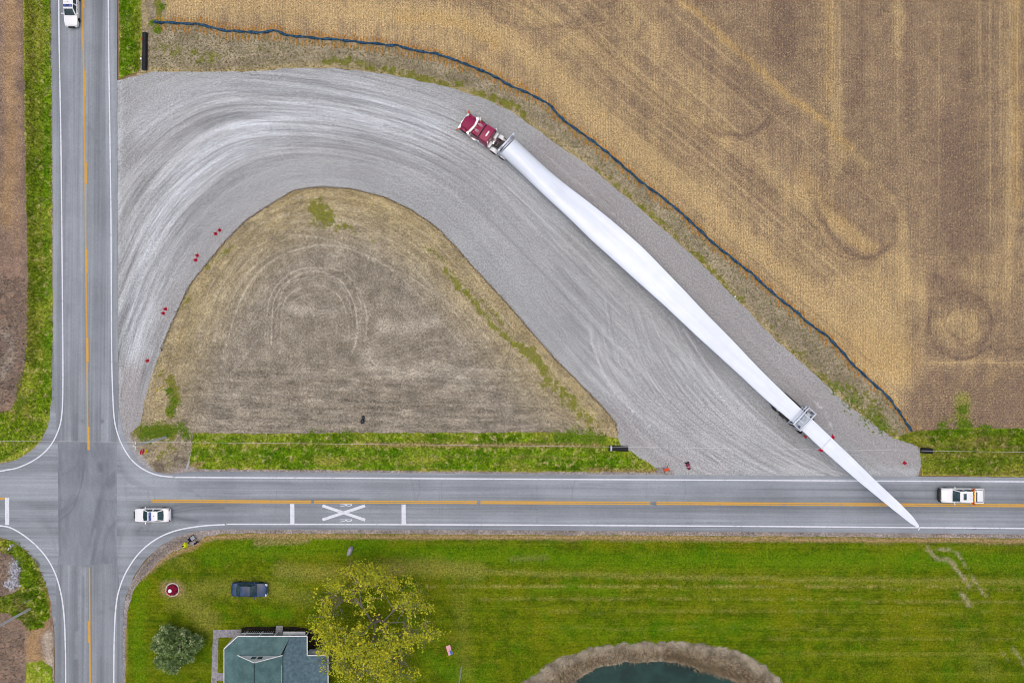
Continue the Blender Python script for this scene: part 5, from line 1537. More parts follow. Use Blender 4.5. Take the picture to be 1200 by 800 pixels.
# ------------------------------------------------------------------ erosion sock, pipes
sock_m = Mat('blue_black_mesh_fabric', 0.8, 0.2)
sf = sock_m.noise(3.0, None, 3)
sock_m.color(sock_m.mix(sock_m.ramp(sf, 0.35, 0.65), rgb(28, 50, 72), rgb(58, 98, 126)))
sock_m.bump(sf, 0.5, 0.05)
pts = densify(SOCK, 2.2, False)
wob = (fbm(pts[:, 0] * 0.09, pts[:, 1] * 0.09, 21) - 0.5) * 4.2
T = np.gradient(pts, axis=0); T /= np.hypot(T[:, 0], T[:, 1])[:, None]
pts = pts + np.stack([-T[:, 1], T[:, 0]], 1) * wob[:, None]
p0 = W(*pts[0]); 
t = thing('erosion_sock', 'long dark blue erosion sock snaking along the edge of the stubble field', 'erosion barrier', p0)
rad = [0.135 + 0.04 * math.sin(i * 0.9) + 0.03 * random.random() for i in range(len(pts))]
tube('sock_tube', [W(q[0], q[1]) - p0 + Vector((0, 0, 0.2)) for q in pts], rad, sock_m.m, t, 10)
stake_m = plain('raw_wood', (0.36, 0.24, 0.12, 1), 0.85, 0.1, 0, .25, 5)
stake0 = None
for i in range(6, len(pts), 14):
    if stake0 is None:
        stake0 = box('stake', (0, 0, 0), (.045, .045, .62), stake_m, t); o = stake0
    else:
        o = stake0.copy(); col.objects.link(o); o.parent = t
    q = pts[i]
    n = np.array([-T[i, 1], T[i, 0]]) * (2.3 if (i // 14) % 2 else -2.3)
    o.location = W(q[0] + n[0], q[1] + n[1]) - p0 + Vector((0, 0, .31))

def culvert(label, a, b, r, z=0.12, rz=0, group='black corrugated culvert pipe ends', collar=None):
    A, B = W(*a), W(*b); L = (B - A).length
    t = thing('culvert_pipe', label, 'pipe', (A + B) / 2 + Vector((0, 0, z + r * .4)), math.atan2((B - A).y, (B - A).x), group)
    prof = []
    n = int(L / .13)
    for i in range(n + 1):
        x = -L / 2 + L * i / n
        prof += [(r, x), (r * 1.07, x + L / n * .3), (r * 1.07, x + L / n * .6)]
    prof = prof[:-2]
    M = Matrix.Rotation(R(90), 4, 'Y')
    lathe('pipe_wall', prof + [(r * .93, L / 2), (r * .93, L / 2 - .5)], plain('black_pipe', (0.012, 0.013, 0.018, 1), .5, .3), t, 18, 'Z', M)
    lathe('pipe_liner', [(r * .90, L / 2 - .02), (r * .90, -L / 2 + .02)], plain('pipe_inside', (0.006, 0.006, 0.007, 1), .9, .1), t, 16, 'Z', M)
    if collar:
        lathe('pipe_collar', [(r * 1.1, collar - .12), (r * 1.18, collar - .1), (r * 1.18, collar + .1), (r * 1.1, collar + .12)], plain('pale_collar', (.5, .56, .6, 1), .6), t, 18, 'Z', M)
culvert('long black corrugated pipe lying in the ditch beside the green verge at the upper left', (170.5, 83), (171, 39.5), .32)
culvert('black pipe end with a pale collar between the verge and gravel at the centre bottom', (713, 524.5), (735.5, 525.5), .34, collar=-1.0)
culvert('short black pipe end poking from the gravel into the right hand verge', (1078, 527), (1091, 528), .36)
box_w = plain('white_cap_plastic', (.8, .8, .82, 1), .5)
t = thing('marker_stake', 'small white capped stake beside the lower part of the ditch pipe', 'stake', W(167, 70.5))
tube('post', [(0, 0, 0), (0, 0, .5)], .03, stake_m, t, 6); lathe('cap', [(.13, .46), (.14, .56), (.08, .6), (.0005, .61)], box_w, t, 12)
t = thing('survey_marker', 'small pale capped survey stake at the gravel edge right of the blade', 'stake', W(860.5, 347.8))
tube('post', [(0, 0, 0), (0, 0, .45)], .03, stake_m, t, 6); lathe('cap', [(.12, .4), (.14, .5), (.09, .56), (.0005, .57)], plain('mint_cap', (.62, .74, .62, 1), .5), t, 12)

# ------------------------------------------------------------------ poles, wire, signs
pole_wood = plain('weathered_pole_wood', (0.68, 0.67, 0.66, 1), 0.9, 0.1, 0, .15, 6)
insul = plain('porcelain', (.55, .57, .6, 1), .3, .5)
def utility_pole(label, base, h, arm_rz):
    p = W(*base); p.z = .03
    t = thing('utility_pole', label, 'utility pole', p, 0, 'weathered utility poles')
    tube('pole', [(0, 0, 0), (.03, 0, h * .5), (.0, .02, h)], [.17, .15, .11], pole_wood, t, 12)
    o = box('crossarm', (0, 0, h - .45), (.12, 1.2, .12), pole_wood, t, .01, Matrix.Rotation(arm_rz, 4, 'Z'))
    for k in (-.5, 0.5):
        q = Matrix.Rotation(arm_rz, 4, 'Z') @ Vector((0, k, 0))
        lathe('insulator', [(.05, h - .38), (.07, h - .3), (.04, h - .24), (.06, h - .18), (.0005, h - .14)], insul, t, 10, 'Z', Matrix.Translation(q))
    lathe('pole_cap', [(.12, h), (.12, h + .03), (.0005, h + .06)], steel, t, 10)
    return p
HP = 9.3
pb = utility_pole('weathered utility pole standing in the weeds left of the verge, carrying the wire', (194.5, 512), HP, R(0))
utility_pole('weathered utility pole at the lower left corner leaning out of the picture', (35, 713), HP, R(20))
wire_m = plain('aluminium_wire', (.60, .61, .63, 1), .5, .4)
top = Vector((pb.x, pb.y + .5, HP - .14))
pts = []
for (a, b) in ((W(-330, 515.5, 8.6), top), (top, W(1560, 535, 8.6))):
    for k in range(24):
        f = k / 24
        q = a.lerp(b, f); q.z -= 1.0 * 4 * f * (1 - f) * (0.35 if a is not top else 1.0)
        pts.append(q)
tag(tube('overhead_wire', pts, .014, wire_m, None, 5), 'thin pale overhead wire running parallel to the main road above the verge', 'wire')

t = thing('stop_sign', 'red stop sign with a yellow plate below it at the corner under the wire', 'sign', W(181.5, 527.2) + Vector((0, 0, .03)), R(-14))
sign_red = plain('sign_red', (.72, .015, .04, 1), .45, .4)
sign_white = plain('sign_white', (.8, .8, .8, 1), .45, .4)
tube('post', [(0, 0, 0), (0, 0, 3.0)], .035, steel, t, 8)
def octagon(name, r, x, z, mat, par):
    V = [(x, r * math.cos(R(22.5 + 45 * k)), z + r * math.sin(R(22.5 + 45 * k))) for k in range(8)] + [(x - .006, r * math.cos(R(22.5 + 45 * k)), z + r * math.sin(R(22.5 + 45 * k))) for k in range(8)]
    return mesh(name, V, [tuple(range(8)), tuple(range(15, 7, -1))] + [(k, 8 + k, 8 + (k + 1) % 8, (k + 1) % 8) for k in range(8)], mat, par)
o = octagon('border', .49, .05, 2.62, sign_white, t)
o = octagon('panel', .455, .06, 2.62, sign_red, t)
l = text_mesh('lettering', 'STOP', sign_white, t, .34)
l.rotation_euler = (R(90), 0, R(90)); l.location = (.066, 0, 2.62)
box('plate', (.05, 0, 1.82), (.012, .62, .5), plain('sign_yellow', (.92, .60, .01, 1), .45, .4), t)
t.rotation_euler = (0, R(-14), R(-14))
t = thing('street_sign', 'grey roadside sign seen from behind on the weedy lower left corner', 'sign', W(43, 698) + Vector((0, 0, .05)), R(-60))
grey_back = plain('bare_aluminium', (.42, .44, .47, 1), .5, .4, .3, .2, 3)
tube('post', [(0, 0, 0), (0, 0, 2.7)], .04, steel, t, 8)
box('panel', (.05, 0, 2.2), (.02, .75, .9), grey_back, t, .005)
for k in (1.95, 2.45): box('bracket', (.025, 0, k), (.04, .3, .05), steel, t)
t = thing('guy_guard', 'yellow plastic guy wire guard leaning in the weeds at the island edge', 'guy guard', W(193, 451) + Vector((0, 0, .03)))
tube('guard_tube', [(0, 0, 0), (-.32, -.75, 2.0)], .06, plain('guard_yellow', (.75, .58, .02, 1), .5), t, 8)
tube('guy_wire', [(0, 0, 0), (-.56, -1.3, 3.5)], .01, wire_m, t, 5)
tube('anchor_rod', [(.08, .2, -.05), (0, 0, .02)], .025, steel, t, 6)
for i, (u, v, rz) in enumerate(((16.8, 637.6, 30), (13.6, 641.5, -20))):
    t = thing('marker_post', ['white marker post, taller of two at the lower left corner of the crossing', 'white marker post, shorter of two at the lower left corner of the crossing'][i], 'post', W(u, v) + Vector((0, 0, .05)), R(rz), 'white marker posts')
    box('post', (0, 0, .45 - .1 * i), (.10, .32, .9 - .2 * i), sign_white, t, .02)
    box('reflector', (.06, 0, .7 - .2 * i), (.02, .2, .12), steel, t)

# ------------------------------------------------------------------ house
teal = Mat('teal_roof_metal', 0.55, 0.35)
tf_ = teal.noise(0.8, teal.obj(), 4)
tc = teal.mix(teal.ramp(tf_, 0.3, 0.7), rgb(72, 102, 104), rgb(94, 126, 126))
tc = teal.gain(tc, teal.ramp(teal.noise(5.0, teal.obj(), 3), 0.3, 0.7, 0.88, 1.12))
teal.color(tc)
slate = Mat('grey_blue_shingle', 0.85, 0.2)
sf_ = slate.noise(2.5, slate.obj(), 4)
slate.color(slate.mix(slate.ramp(sf_, 0.3, 0.7), rgb(72, 94, 106), rgb(96, 120, 128)))
trim_w = plain('white_trim', (.78, .78, .78, 1), .5, .3)
wall_w = plain('white_siding', (.70, .70, .68, 1), .7, .2)
def house():
    o = W(300, 800); o.z = .03
    t = thing('house', 'white house with teal roof and wraparound porch at the bottom edge behind the tree', 'house', o)
    P = lambda u, v, z: W(u, v, z) - W(300, 800)
    e, m_, r_ = 2.75, 4.0, 6.3        # porch eave, gable foot, ridge
    a0, a1, a2, a3, a4 = P(263, 905, e), P(263, 760, e), P(279, 745.5, e), P(358, 745.5, e), P(358, 905, e)
    b1, b2 = P(280.5, 768, m_), P(328.5, 768, m_)
    b0, b3 = P(280.5, 905, m_), P(328.5, 905, m_)
    def slab(name, pts, mat, th=.10, par=t):
        n = len(pts); V = list(pts) + [q - Vector((0, 0, th)) for q in pts]
        F = [tuple(range(n)), tuple(range(2 * n - 1, n - 1, -1))] + [(i, n + i, n + (i + 1) % n, (i + 1) % n) for i in range(n)]
        ob = mesh(name, V, F, mat, par)
        bm = bmesh.new(); bm.from_mesh(ob.data); bmesh.ops.recalc_face_normals(bm, faces=bm.faces); bm.to_mesh(ob.data); bm.free()
        return ob
    slab('porch_roof', [a0, a1, b1, b0], teal.m); slab('porch_roof', [a1, a2, b1], teal.m); slab('porch_roof', [a2, P(340, 745.5, e), b2, b1], teal.m)
    rt, rb = P(297.6, 776, r_), P(297.6, 905, r_)
    xc = (b1.x + b2.x) / 2
    rt = Vector((xc, b1.y - .25, r_)); rb = Vector((xc, b0.y, r_))
    g1, g2 = Vector((b1.x - .25, rt.y, m_ - .15)), Vector((b2.x + .25, rt.y, m_ - .15))
    slab('gable_roof', [g1 + Vector((0, .25, 0)), rt + Vector((0, .25, 0)), rb, Vector((g1.x, rb.y, g1.z))], teal.m, .08)
    slab('gable_roof', [rt + Vector((0, .25, 0)), g2 + Vector((0, .25, 0)), Vector((g2.x, rb.y, g2.z)), rb], teal.m, .08)
    tube('ridge_cap', [rt + Vector((0, .25, .03)), rb + Vector((0, 0, .03))], .06, plain('ridge_dark', (.02, .045, .05, 1), .5), t, 6)
    # north gable: white wall, trim boards and a pair of little windows
    gw = mesh('gable_wall', [Vector((b1.x, b1.y + .02, m_ - .2)), Vector((b2.x, b2.y + .02, m_ - .2)), Vector((xc, b1.y + .02, r_ - .12))], [(0, 1, 2)], trim_w, t)
    for s in (-1, 1):
        box('gable_window', (xc + s * .42 - .15, b1.y + .05, m_ + .75), (.6, .05, .8), pane, gw, .01)
        q = g1 if s < 0 else g2
        tube('verge_board', [Vector((q.x, rt.y + .27, q.z)), Vector((rt.x, rt.y + .27, rt.z))], .07, trim_w, gw, 6)
    slab('east_roof', [P(340, 745.5, e), P(359.5, 745.5, e), P(359.5, 768, e), P(384, 768, e), P(384, 905, e), Vector((b3.x + .3, b3.y, m_ - .35)), Vector((b2.x + .3, b2.y, m_ - .35))], slate.m)
    # white gutters
    for A, B in ((a0, a1), (a1, a2), (a2, P(359.5, 745.5, e)), (P(359.5, 745, e), P(359.5, 768, e)), (P(359.5, 768, e), P(384, 768, e)), (P(384, 768, e), P(384, 905, e)), (P(329.5, 778, m_ - .1), P(329.5, 905, m_ - .1))):
        d_ = (B - A).normalized(); n_ = Vector((d_.y, -d_.x, 0)) * -.05
        tube('gutter', [A + n_ - Vector((0, 0, .04)), B + n_ - Vector((0, 0, .04))], .075, trim_w, t, 6)
    # walls and porch floor
    box('wall', (xc, P(300, 840, 3).y, 1.9), (5.2, 13.5, 3.7), wall_w, t)
    box('east_wall', (P(358, 0, 2.5).x, P(0, 842, 2.5).y, 1.25), (4.6, 11.6, 2.3), wall_w, t)
    deck = plain('grey_deck', (.33, .32, .32, 1), .85, .1, 0, .15, 4)
    c0, c1 = P(262, 760, .4), P(358, 741, .4)
    mesh('porch_floor', [P(263, 900, .45), P(263, 758, .45), P(278, 741, .45), P(358, 741, .45), P(358, 900, .45)], [(4, 3, 2, 1, 0)], deck, t)
    for u in (284, 302, 320, 338, 357):
        q = P(u, 747, 2.6)
        box('porch_post', (q.x, q.y, 1.5), (.14, .14, 2.4), trim_w, t, .01)
    for u0, u1, mm in ((284, 302, deck), (302, 320, deck), (332, 358, trim_w)):
        A, B = P(u0, 741.5, 1.2), P(u1, 741.5, 1.2)
        rl = box('railing', ((A.x + B.x) / 2, A.y, 1.25), (abs(B.x - A.x), .10 if mm is deck else .5, .08), trim_w, t)
        for k in range(8):
            box('baluster', (A.x + (B.x - A.x) * (k + .5) / 8, A.y, .85), (.04, .04, .74), trim_w, rl)
    for k in range(3):
        q = P(328, 738.5 - 2.4 * k, 0)
        box('step', (q.x, q.y + .0, .36 - .13 * k), (.95, .32, .14), deck, t, .01)
    q = P(374, 766, 0)
    box('side_porch', (q.x, q.y + .25, .5), (2.6, .9, 1.0), trim_w, t, .02)
    return t
house()
conc = Mat('old_concrete', 0.9, 0.15)
cf = conc.noise(2.2, None, 4, .7)
conc.color(conc.mix(conc.ramp(cf, 0.3, 0.7), rgb(132, 130, 140), rgb(168, 166, 172)))
walk = sheet('walkway', [(250, 737.5), (282, 737), (283, 746), (256, 746.5), (255, 788), (263, 788), (263, 797), (254, 797), (253.5, 1000), (246.5, 1000), (247.5, 800), (249, 760)], 0.042, conc.m, grid=0, ragged=0.3)
mulch = Mat('dark_mulch', 0.95, 0.1)
mulch.color(mulch.mix(mulch.ramp(mulch.noise(4.0, None, 3, .8), 0.35, 0.65), rgb(18, 14, 18), rgb(58, 46, 44)))
sheet('mulch_bed', [(283, 735), (290, 733.5), (326, 734), (350, 734), (372, 738), (378, 752), (390, 766), (386, 768), (372, 766), (362, 764), (360, 742), (284, 741)], 0.046, mulch.m, grid=0, ragged=0.6)

# ------------------------------------------------------------------ trees
def leaf_cloud(name, centers, n_each, spread, size, mat, parent, flat=0.0):
    C = np.repeat(np.asarray(centers), n_each, 0)
    N = len(C)
    C = C + rng.normal(0, spread, (N, 3))
    a = rng.normal(0, 1, (N, 3)); a[:, 2] *= (1 - flat); a /= np.linalg.norm(a, axis=1)[:, None]
    b = rng.normal(0, 1, (N, 3)); b -= a * (a * b).sum(1)[:, None]; b[:, 2] *= (1 - flat); b /= np.linalg.norm(b, axis=1)[:, None]
    s = size * rng.uniform(0.6, 1.4, N)[:, None]
    V = np.stack([C - a * s, C + b * s * 0.55, C + a * s, C - b * s * 0.55], 1).reshape(-1, 3)
    me = bpy.data.meshes.new(name)
    me.vertices.add(4 * N); me.loops.add(4 * N); me.polygons.add(N)
    me.vertices.foreach_set('co', V.ravel())
    me.loops.foreach_set('vertex_index', np.arange(4 * N, dtype=np.int32))
    me.polygons.foreach_set('loop_start', np.arange(0, 4 * N, 4, dtype=np.int32))
    me.update(calc_edges=True)
    at = me.attributes.new('rnd', 'FLOAT', 'POINT')
    clump = np.repeat(rng.uniform(0, 1, len(centers)), n_each)
    at.data.foreach_set('value', np.repeat(np.clip(0.6 * clump + 0.4 * rng.uniform(0, 1, N), 0, 1), 4).astype(np.float32))
    return link(name, me, mat, parent)

def leaf_mat(name, a, b, c):
    m = Mat(name, 0.7, 0.25)
    r = m.attr('rnd')
    k = m.mix(m.ramp(r, 0.1, 0.6), a, b)
    m.color(m.mix(m.ramp(r, 0.6, 0.95), k, c))
    m.b.inputs['Subsurface Weight'].default_value = 0.0
    return m.m

bark = plain('grey_brown_bark', (.17, .15, .125, 1), .95, .1, 0, .3, 6)
def grow(bm, p, d, L, r, depth, tips, maxd, up=0.1, seg=5):
    pts = [p]; rads = [r]
    q = p.copy(); dd = d.copy()
    for k in range(3):
        dd = (dd + Vector((random.uniform(-.2, .2), random.uniform(-.2, .2), random.uniform(-.05, .12)))).normalized()
        q = q + dd * L / 3
        pts.append(q.copy()); rads.append(r * (1 - .13 * (k + 1)))
    add_tube(bm, pts, rads, 7 if depth < 2 else 4, False)
    if depth >= maxd:
        tips.append(pts[-1]); tips.append(pts[-2])
        return
    if depth >= maxd - 1: tips.append(pts[-1])
    for k in range(random.choice((2, 3, 3)) if depth else 5):
        ang = random.uniform(0, 2 * math.pi)
        side = dd.orthogonal().normalized()
        side.rotate(Matrix.Rotation(ang if depth else 2 * math.pi * k / 5 + random.random() * .5, 3, dd))
        nd = (dd * random.uniform(.5, 1.0) + side * random.uniform(.6, 1.1) + Vector((0, 0, up))).normalized()
        grow(bm, pts[-1] if k < 2 else pts[-2], nd, L * random.uniform(.66, .84), r * .6, depth + 1, tips, maxd, up)

def autumn_tree():
    random.seed(11)
    b = W(444, 720); b.z = .03
    t = thing('autumn_tree', 'large tree with sparse yellow autumn leaves overhanging the house corner', 'tree', b)
    bm = bmesh.new(); tips = []
    grow(bm, Vector((0, 0, 0)), Vector((0, 0, 1)), 2.8, .17, 0, tips, 6, .06)
    T_ = np.array([tuple(x) for x in tips])
    # crown about 17 m across and 11 m tall: branches and leaves take the same measure
    k = np.array([17.5 / np.ptp(T_[:, 0]), 17.0 / np.ptp(T_[:, 1]), 10.5 / T_[:, 2].max()])
    for v in bm.verts: v.co = Vector((v.co.x * k[0], v.co.y * k[1], v.co.z * k[2]))
    from_bm('trunk', bm, bark, t, True)
    T_ = T_ * k
    c = T_[:, :2].mean(0)
    # twigs fill the gaps between the limbs
    bm = bmesh.new()
    extra = []
    for i in range(1500):
        a = T_[random.randrange(len(T_))]
        g = Vector((random.gauss(0, 1), random.gauss(0, 1), random.gauss(0, .5))) * random.uniform(.3, 1.1)
        e = Vector(a) + g
        if math.hypot(e.x - c[0], e.y - c[1]) > 9.2: continue
        extra.append(tuple(e))
        if i % 2 == 0: add_tube(bm, [a, tuple(e)], [.022, .008], 3, False)
    from_bm('twigs', bm, bark, t)['kind'] = 'stuff'
    A = np.vstack([T_, np.array(extra)])
    n = fbm(A[:, 0] * .45 + 9, A[:, 1] * .45 + 4, 77)
    A = A[(n + rng.uniform(-.12, .12, len(A))) > .46]
    print('TREE', len(T_), len(A))
    lm = leaf_mat('yellow_autumn_leaf', rgb(124, 138, 24), rgb(170, 174, 32), rgb(216, 200, 46))
    leaf_cloud('crown', A, max(3, int(13500 / len(A))), .26, .145, lm, t, 0.7)
autumn_tree()

def round_tree():
    random.seed(5)
    b = W(213, 752); b.z = .03
    t = thing('round_evergreen', 'rounded dark grey green evergreen shrub tree on the lawn left of the house', 'tree', b)
    bm = bmesh.new(); tips = []
    for k in range(6):
        a = k * 1.05
        add_tube(bm, [(0, 0, 0), (math.cos(a) * .6, math.sin(a) * .6, 1.2), (math.cos(a) * 1.7, math.sin(a) * 1.7, 2.6)], [.11, .08, .04], 6)
    from_bm('trunk', bm, bark, t, True)
    C = []
    for i in range(520):
        a = random.uniform(0, 2 * math.pi); ph = math.acos(random.uniform(-.25, 1))
        rr = random.uniform(.72, 1.0) * (1 + .16 * math.sin(3 * a + 1) + .1 * math.sin(7 * a))
        C.append((3.0 * rr * math.sin(ph) * math.cos(a), 2.9 * rr * math.sin(ph) * math.sin(a), 1.9 + 2.4 * rr * math.cos(ph)))
    lm = leaf_mat('grey_green_leaf', rgb(58, 84, 36), rgb(116, 142, 80), rgb(190, 198, 150))
    leaf_cloud('crown', np.array(C), 24, .17, .13, lm, t, 0.55)
round_tree()

fl_ = rng.normal(0, 1, (2600, 2)) * (48, 40) + (448, 722)
fl_ = fl_[(fl_[:, 1] > 640) & ~((fl_[:, 0] < 392) & (fl_[:, 1] > 735))]
fm2 = Mat('fallen_leaf', .9, .1)
fm2.color(fm2.mix(fm2.ramp(fm2.attr('rnd'), 0, 1), rgb(120, 100, 40), rgb(196, 168, 60)))
blades('fallen_leaves', fl_, .04, .03, .05, .10, fm2.m, 1, 'yellow leaves fallen on the lawn under the autumn tree', 'leaves')

# ------------------------------------------------------------------ garden things
t = thing('flower_bed', 'round bed of red flowers with a white urn on the lawn near the corner', 'flower bed', W(202.5, 690.3) + Vector((0, 0, .03)))
lathe('stone_edge', [(.95, 0), (.97, .12), (.82, .14), (.80, .05)], plain('pale_edging', (.50, .44, .38, 1), .9, .1, 0, .25, 5), t, 26)
lathe('soil', [(.82, .04), (.5, .12), (.0005, .14)], plain('bed_soil', (.06, .04, .035, 1), .95), t, 20)
C = np.array([(random.uniform(-.62, .62), random.uniform(-.62, .62), .28) for _ in range(140)]); C = C[np.hypot(C[:, 0], C[:, 1]) < .66]
leaf_cloud('flowers', C, 14, .08, .07, leaf_mat('red_petal', rgb(96, 10, 40), rgb(160, 16, 62), rgb(190, 40, 80)), t, .5)['kind'] = 'stuff'
lathe('urn', [(.10, .1), (.13, .2), (.08, .3), (.22, .52), (.26, .62), (.22, .63), (.16, .58), (.0005, .57)], plain('urn_white', (.74, .76, .8, 1), .5), t, 18, 'Z', Matrix.Translation((-.14, -.02, 0)))

t = thing('lawn_boulder', 'grey upright boulder standing alone on the lawn by the main road', 'boulder', W(410.5, 645) + Vector((0, 0, .0)), R(70))
bm = bmesh.new(); bmesh.ops.create_icosphere(bm, subdivisions=3, radius=1)
for v in bm.verts:
    n = (fbm(np.array([v.co.x * 1.7 + 5]), np.array([v.co.y * 1.7 + v.co.z * 1.3]), 3)[0] - .5)
    v.co *= 1 + .55 * n
    v.co = Vector((v.co.x * .72, v.co.y * .36, v.co.z * .55 + .3))
from_bm('rock', bm, plain('grey_rock', (.34, .33, .35, 1), .95, .1, 0, .35, 2.5), t, True)

t = thing('refuse_bag', 'black tied refuse bag lying on the bare soil of the island', 'bag', W(425.5, 491.3) + Vector((0, 0, .03)), R(80))
for k, (x, r) in enumerate(((-.22, .34), (.26, .28))):
    bm = bmesh.new(); bmesh.ops.create_icosphere(bm, subdivisions=3, radius=1)
    for v in bm.verts:
        n = fbm(np.array([v.co.x * 2.2 + 3 * k]), np.array([v.co.y * 2.2 + v.co.z * 2]), 6)[0] - .5
        v.co = Vector((v.co.x * r * 1.1, v.co.y * r * .85, v.co.z * r * .8)) * (1 + .35 * n) + Vector((x, 0, r * .72))
    from_bm('bag_lobe', bm, plain('black_polythene', (.012, .018, .028, 1), .35, .5), t, True)
tube('tied_neck', [(-.5, 0, .35), (-.62, .03, .5)], [.08, .03], plain('black_polythene', 0), t, 8)

t = thing('garden_flag', 'striped red, white and blue flag on a short pole beside the autumn tree', 'flag', W(532.6, 757.5) + Vector((0, 0, .03)))
tube('flag_pole', [(0, 0, 0), (0, -.02, 2.62)], .022, plain('flag_pole_dark', (.05, .045, .05, 1), .5), t, 8)
def flag_cloth():
    nx, ny = 14, 13
    V = []
    for i in range(nx + 1):
        for j in range(ny + 1):
            f = i / nx; h = j / ny
            V.append((-.03 - f * .42 - h * .62 + .03 * math.sin(f * 9), .02 + f * 1.18 - h * .34, 2.56 - h * .34 - f * .22 + .06 * math.sin(f * 7 + h)))
    F = [(i * (ny + 1) + j, i * (ny + 1) + j + 1, (i + 1) * (ny + 1) + j + 1, (i + 1) * (ny + 1) + j) for i in range(nx) for j in range(ny)]
    o = mesh('cloth', V, F, plain('flag_red_stripe', (.62, .05, .12, 1), .9, .1), t)
    o.data.materials.append(plain('flag_white_stripe', (.80, .76, .78, 1), .9, .1)); o.data.materials.append(plain('flag_blue', (.10, .16, .50, 1), .9, .1))
    k = 0
    for i in range(nx):
        for j in range(ny):
            o.data.polygons[k].material_index = 2 if (i < 6 and j < 7) else (0 if j % 2 == 0 else 1); k += 1
flag_cloth()
t = thing('lawn_post', 'weathered grey post on the lawn at the bottom edge near the flag', 'post', W(541, 780.5) + Vector((0, 0, .03)))
tube('post', [(0, 0, 0), (0, 0, 6.0)], [.10, .08], pole_wood, t, 8)
box('house_box', (0, 0, 6.1), (.3, .3, .4), dark_metal, t, .02)

# ------------------------------------------------------------------ people at the corner
skin = plain('skin', (.46, .27, .19, 1), .6, .3)
def person(label, loc, rz, top_c, leg_c, hair_c, arm_pose, lean=0.0, vest=None, cap=None):
    t = thing('person', label, 'person', loc, rz)
    J = {'pel': (0, 0, .98), 'wst': (.02, 0, 1.14), 'chs': (.03 + lean * .5, 0, 1.36), 'nck': (.02 + lean, 0, 1.53), 'hdb': (.04 + lean, 0, 1.62), 'hdm': (.06 + lean, 0, 1.70), 'hdt': (.05 + lean, 0, 1.80)}
    rads = {'pel': .155, 'wst': .14, 'chs': .165, 'nck': .06, 'hdb': .075, 'hdm': .10, 'hdt': .07}
    E = [('pel', 'wst'), ('wst', 'chs'), ('chs', 'nck'), ('nck', 'hdb'), ('hdb', 'hdm'), ('hdm', 'hdt')]
    for s, n in ((1, 'l'), (-1, 'r')):
        st = .05 if s > 0 else -.05
        J.update({n + 'hip': (0, s * .10, .92), n + 'kne': (.03 + st, s * .12, .50), n + 'ank': (st - .02, s * .13, .09), n + 'toe': (st + .17, s * .15, .045)})
        rads.update({n + 'hip': .10, n + 'kne': .062, n + 'ank': .045, n + 'toe': .042})
        E += [('pel', n + 'hip'), (n + 'hip', n + 'kne'), (n + 'kne', n + 'ank'), (n + 'ank', n + 'toe')]
        el, wr = arm_pose[0 if s > 0 else 1]
        sh = Vector((.02 + lean * .8, s * .19, 1.43))
        J.update({n + 'sho': tuple(sh), n + 'elb': (el[0] + lean, s * el[1], el[2]), n + 'wri': (wr[0] + lean, s * wr[1], wr[2])})
        rads.update({n + 'sho': .068, n + 'elb': .045, n + 'wri': .03})
        E += [('chs', n + 'sho'), (n + 'sho', n + 'elb'), (n + 'elb', n + 'wri')]
        dr = (Vector(J[n + 'wri']) - Vector(J[n + 'elb'])).normalized()
        sd = dr.cross(Vector((1, 0, .2))).normalized() if abs(dr.x) < .9 else dr.cross(Vector((0, 0, 1))).normalized()
        pw = Vector(J[n + 'wri'])
        J[n + 'pal'] = tuple(pw + dr * .07); rads[n + 'pal'] = .034; E.append((n + 'wri', n + 'pal'))
        for k in range(4):
            b_ = pw + dr * .10 + sd * (k - 1.5) * .020
            L = (.060, .072, .066, .050)[k]
            J[n + 'f%da' % k] = tuple(b_ + dr * .02); J[n + 'f%db' % k] = tuple(b_ + dr * (.02 + L * .55) + Vector((.008, 0, -.006))); J[n + 'f%dc' % k] = tuple(b_ + dr * (.02 + L * .9) + Vector((.02, 0, -.012)))
            for q, rr in (('a', .0095), ('b', .009), ('c', .008)): rads[n + 'f%d' % k + q] = rr
            E += [(n + 'pal', n + 'f%da' % k), (n + 'f%da' % k, n + 'f%db' % k), (n + 'f%db' % k, n + 'f%dc' % k)]
        J[n + 'tha'] = tuple(pw + dr * .05 - sd * .04); J[n + 'thb'] = tuple(pw + dr * .085 - sd * .055)
        rads[n + 'tha'] = .011; rads[n + 'thb'] = .009
        E += [(n + 'wri', n + 'tha'), (n + 'tha', n + 'thb')]
    names = list(J)
    me = bpy.data.meshes.new('body')
    me.from_pydata([J[n] for n in names], [(names.index(a), names.index(b)) for a, b in E], [])
    ob = bpy.data.objects.new('body', me); col.objects.link(ob); ob.parent = t
    md = ob.modifiers.new('skin', 'SKIN'); md.use_smooth_shade = True
    for i, n in enumerate(names):
        sv = me.skin_vertices[0].data[i]
        r = rads[n]
        sv.radius = (r, r * (1.25 if n in ('pel', 'wst', 'chs') else 1.0))
        sv.use_root = n == 'pel'
    ob.modifiers.new('sub', 'SUBSURF').levels = 1
    ob.modifiers['sub'].render_levels = 1
    # clothes by height: shoes, trousers, top, skin at hands and head
    m = Mat('clothing', .85, .1)
    z = m.sep(m.obj())[2]
    c = m.mix(m.ramp(z, .10, .12), (.02, .018, .016, 1), leg_c)
    c = m.mix(m.ramp(z, 1.00, 1.01), c, top_c)
    c = m.mix(m.ramp(z, 1.53, 1.54), c, (.46, .27, .19, 1))
    m.color(m.gain(c, m.ramp(m.noise(9, m.obj(), 3), .3, .7, .85, 1.15)))
    me.materials.append(m.m)
    hx = .055 + lean
    bm = bmesh.new()
    for s in (-1, 1): bmesh.ops.create_uvsphere(bm, u_segments=8, v_segments=6, radius=.013, matrix=Matrix.Translation((hx + .098, s * .035, 1.715)))
    from_bm('eyes', bm, plain('eye_dark', (.02, .02, .02, 1), .3), t, True)
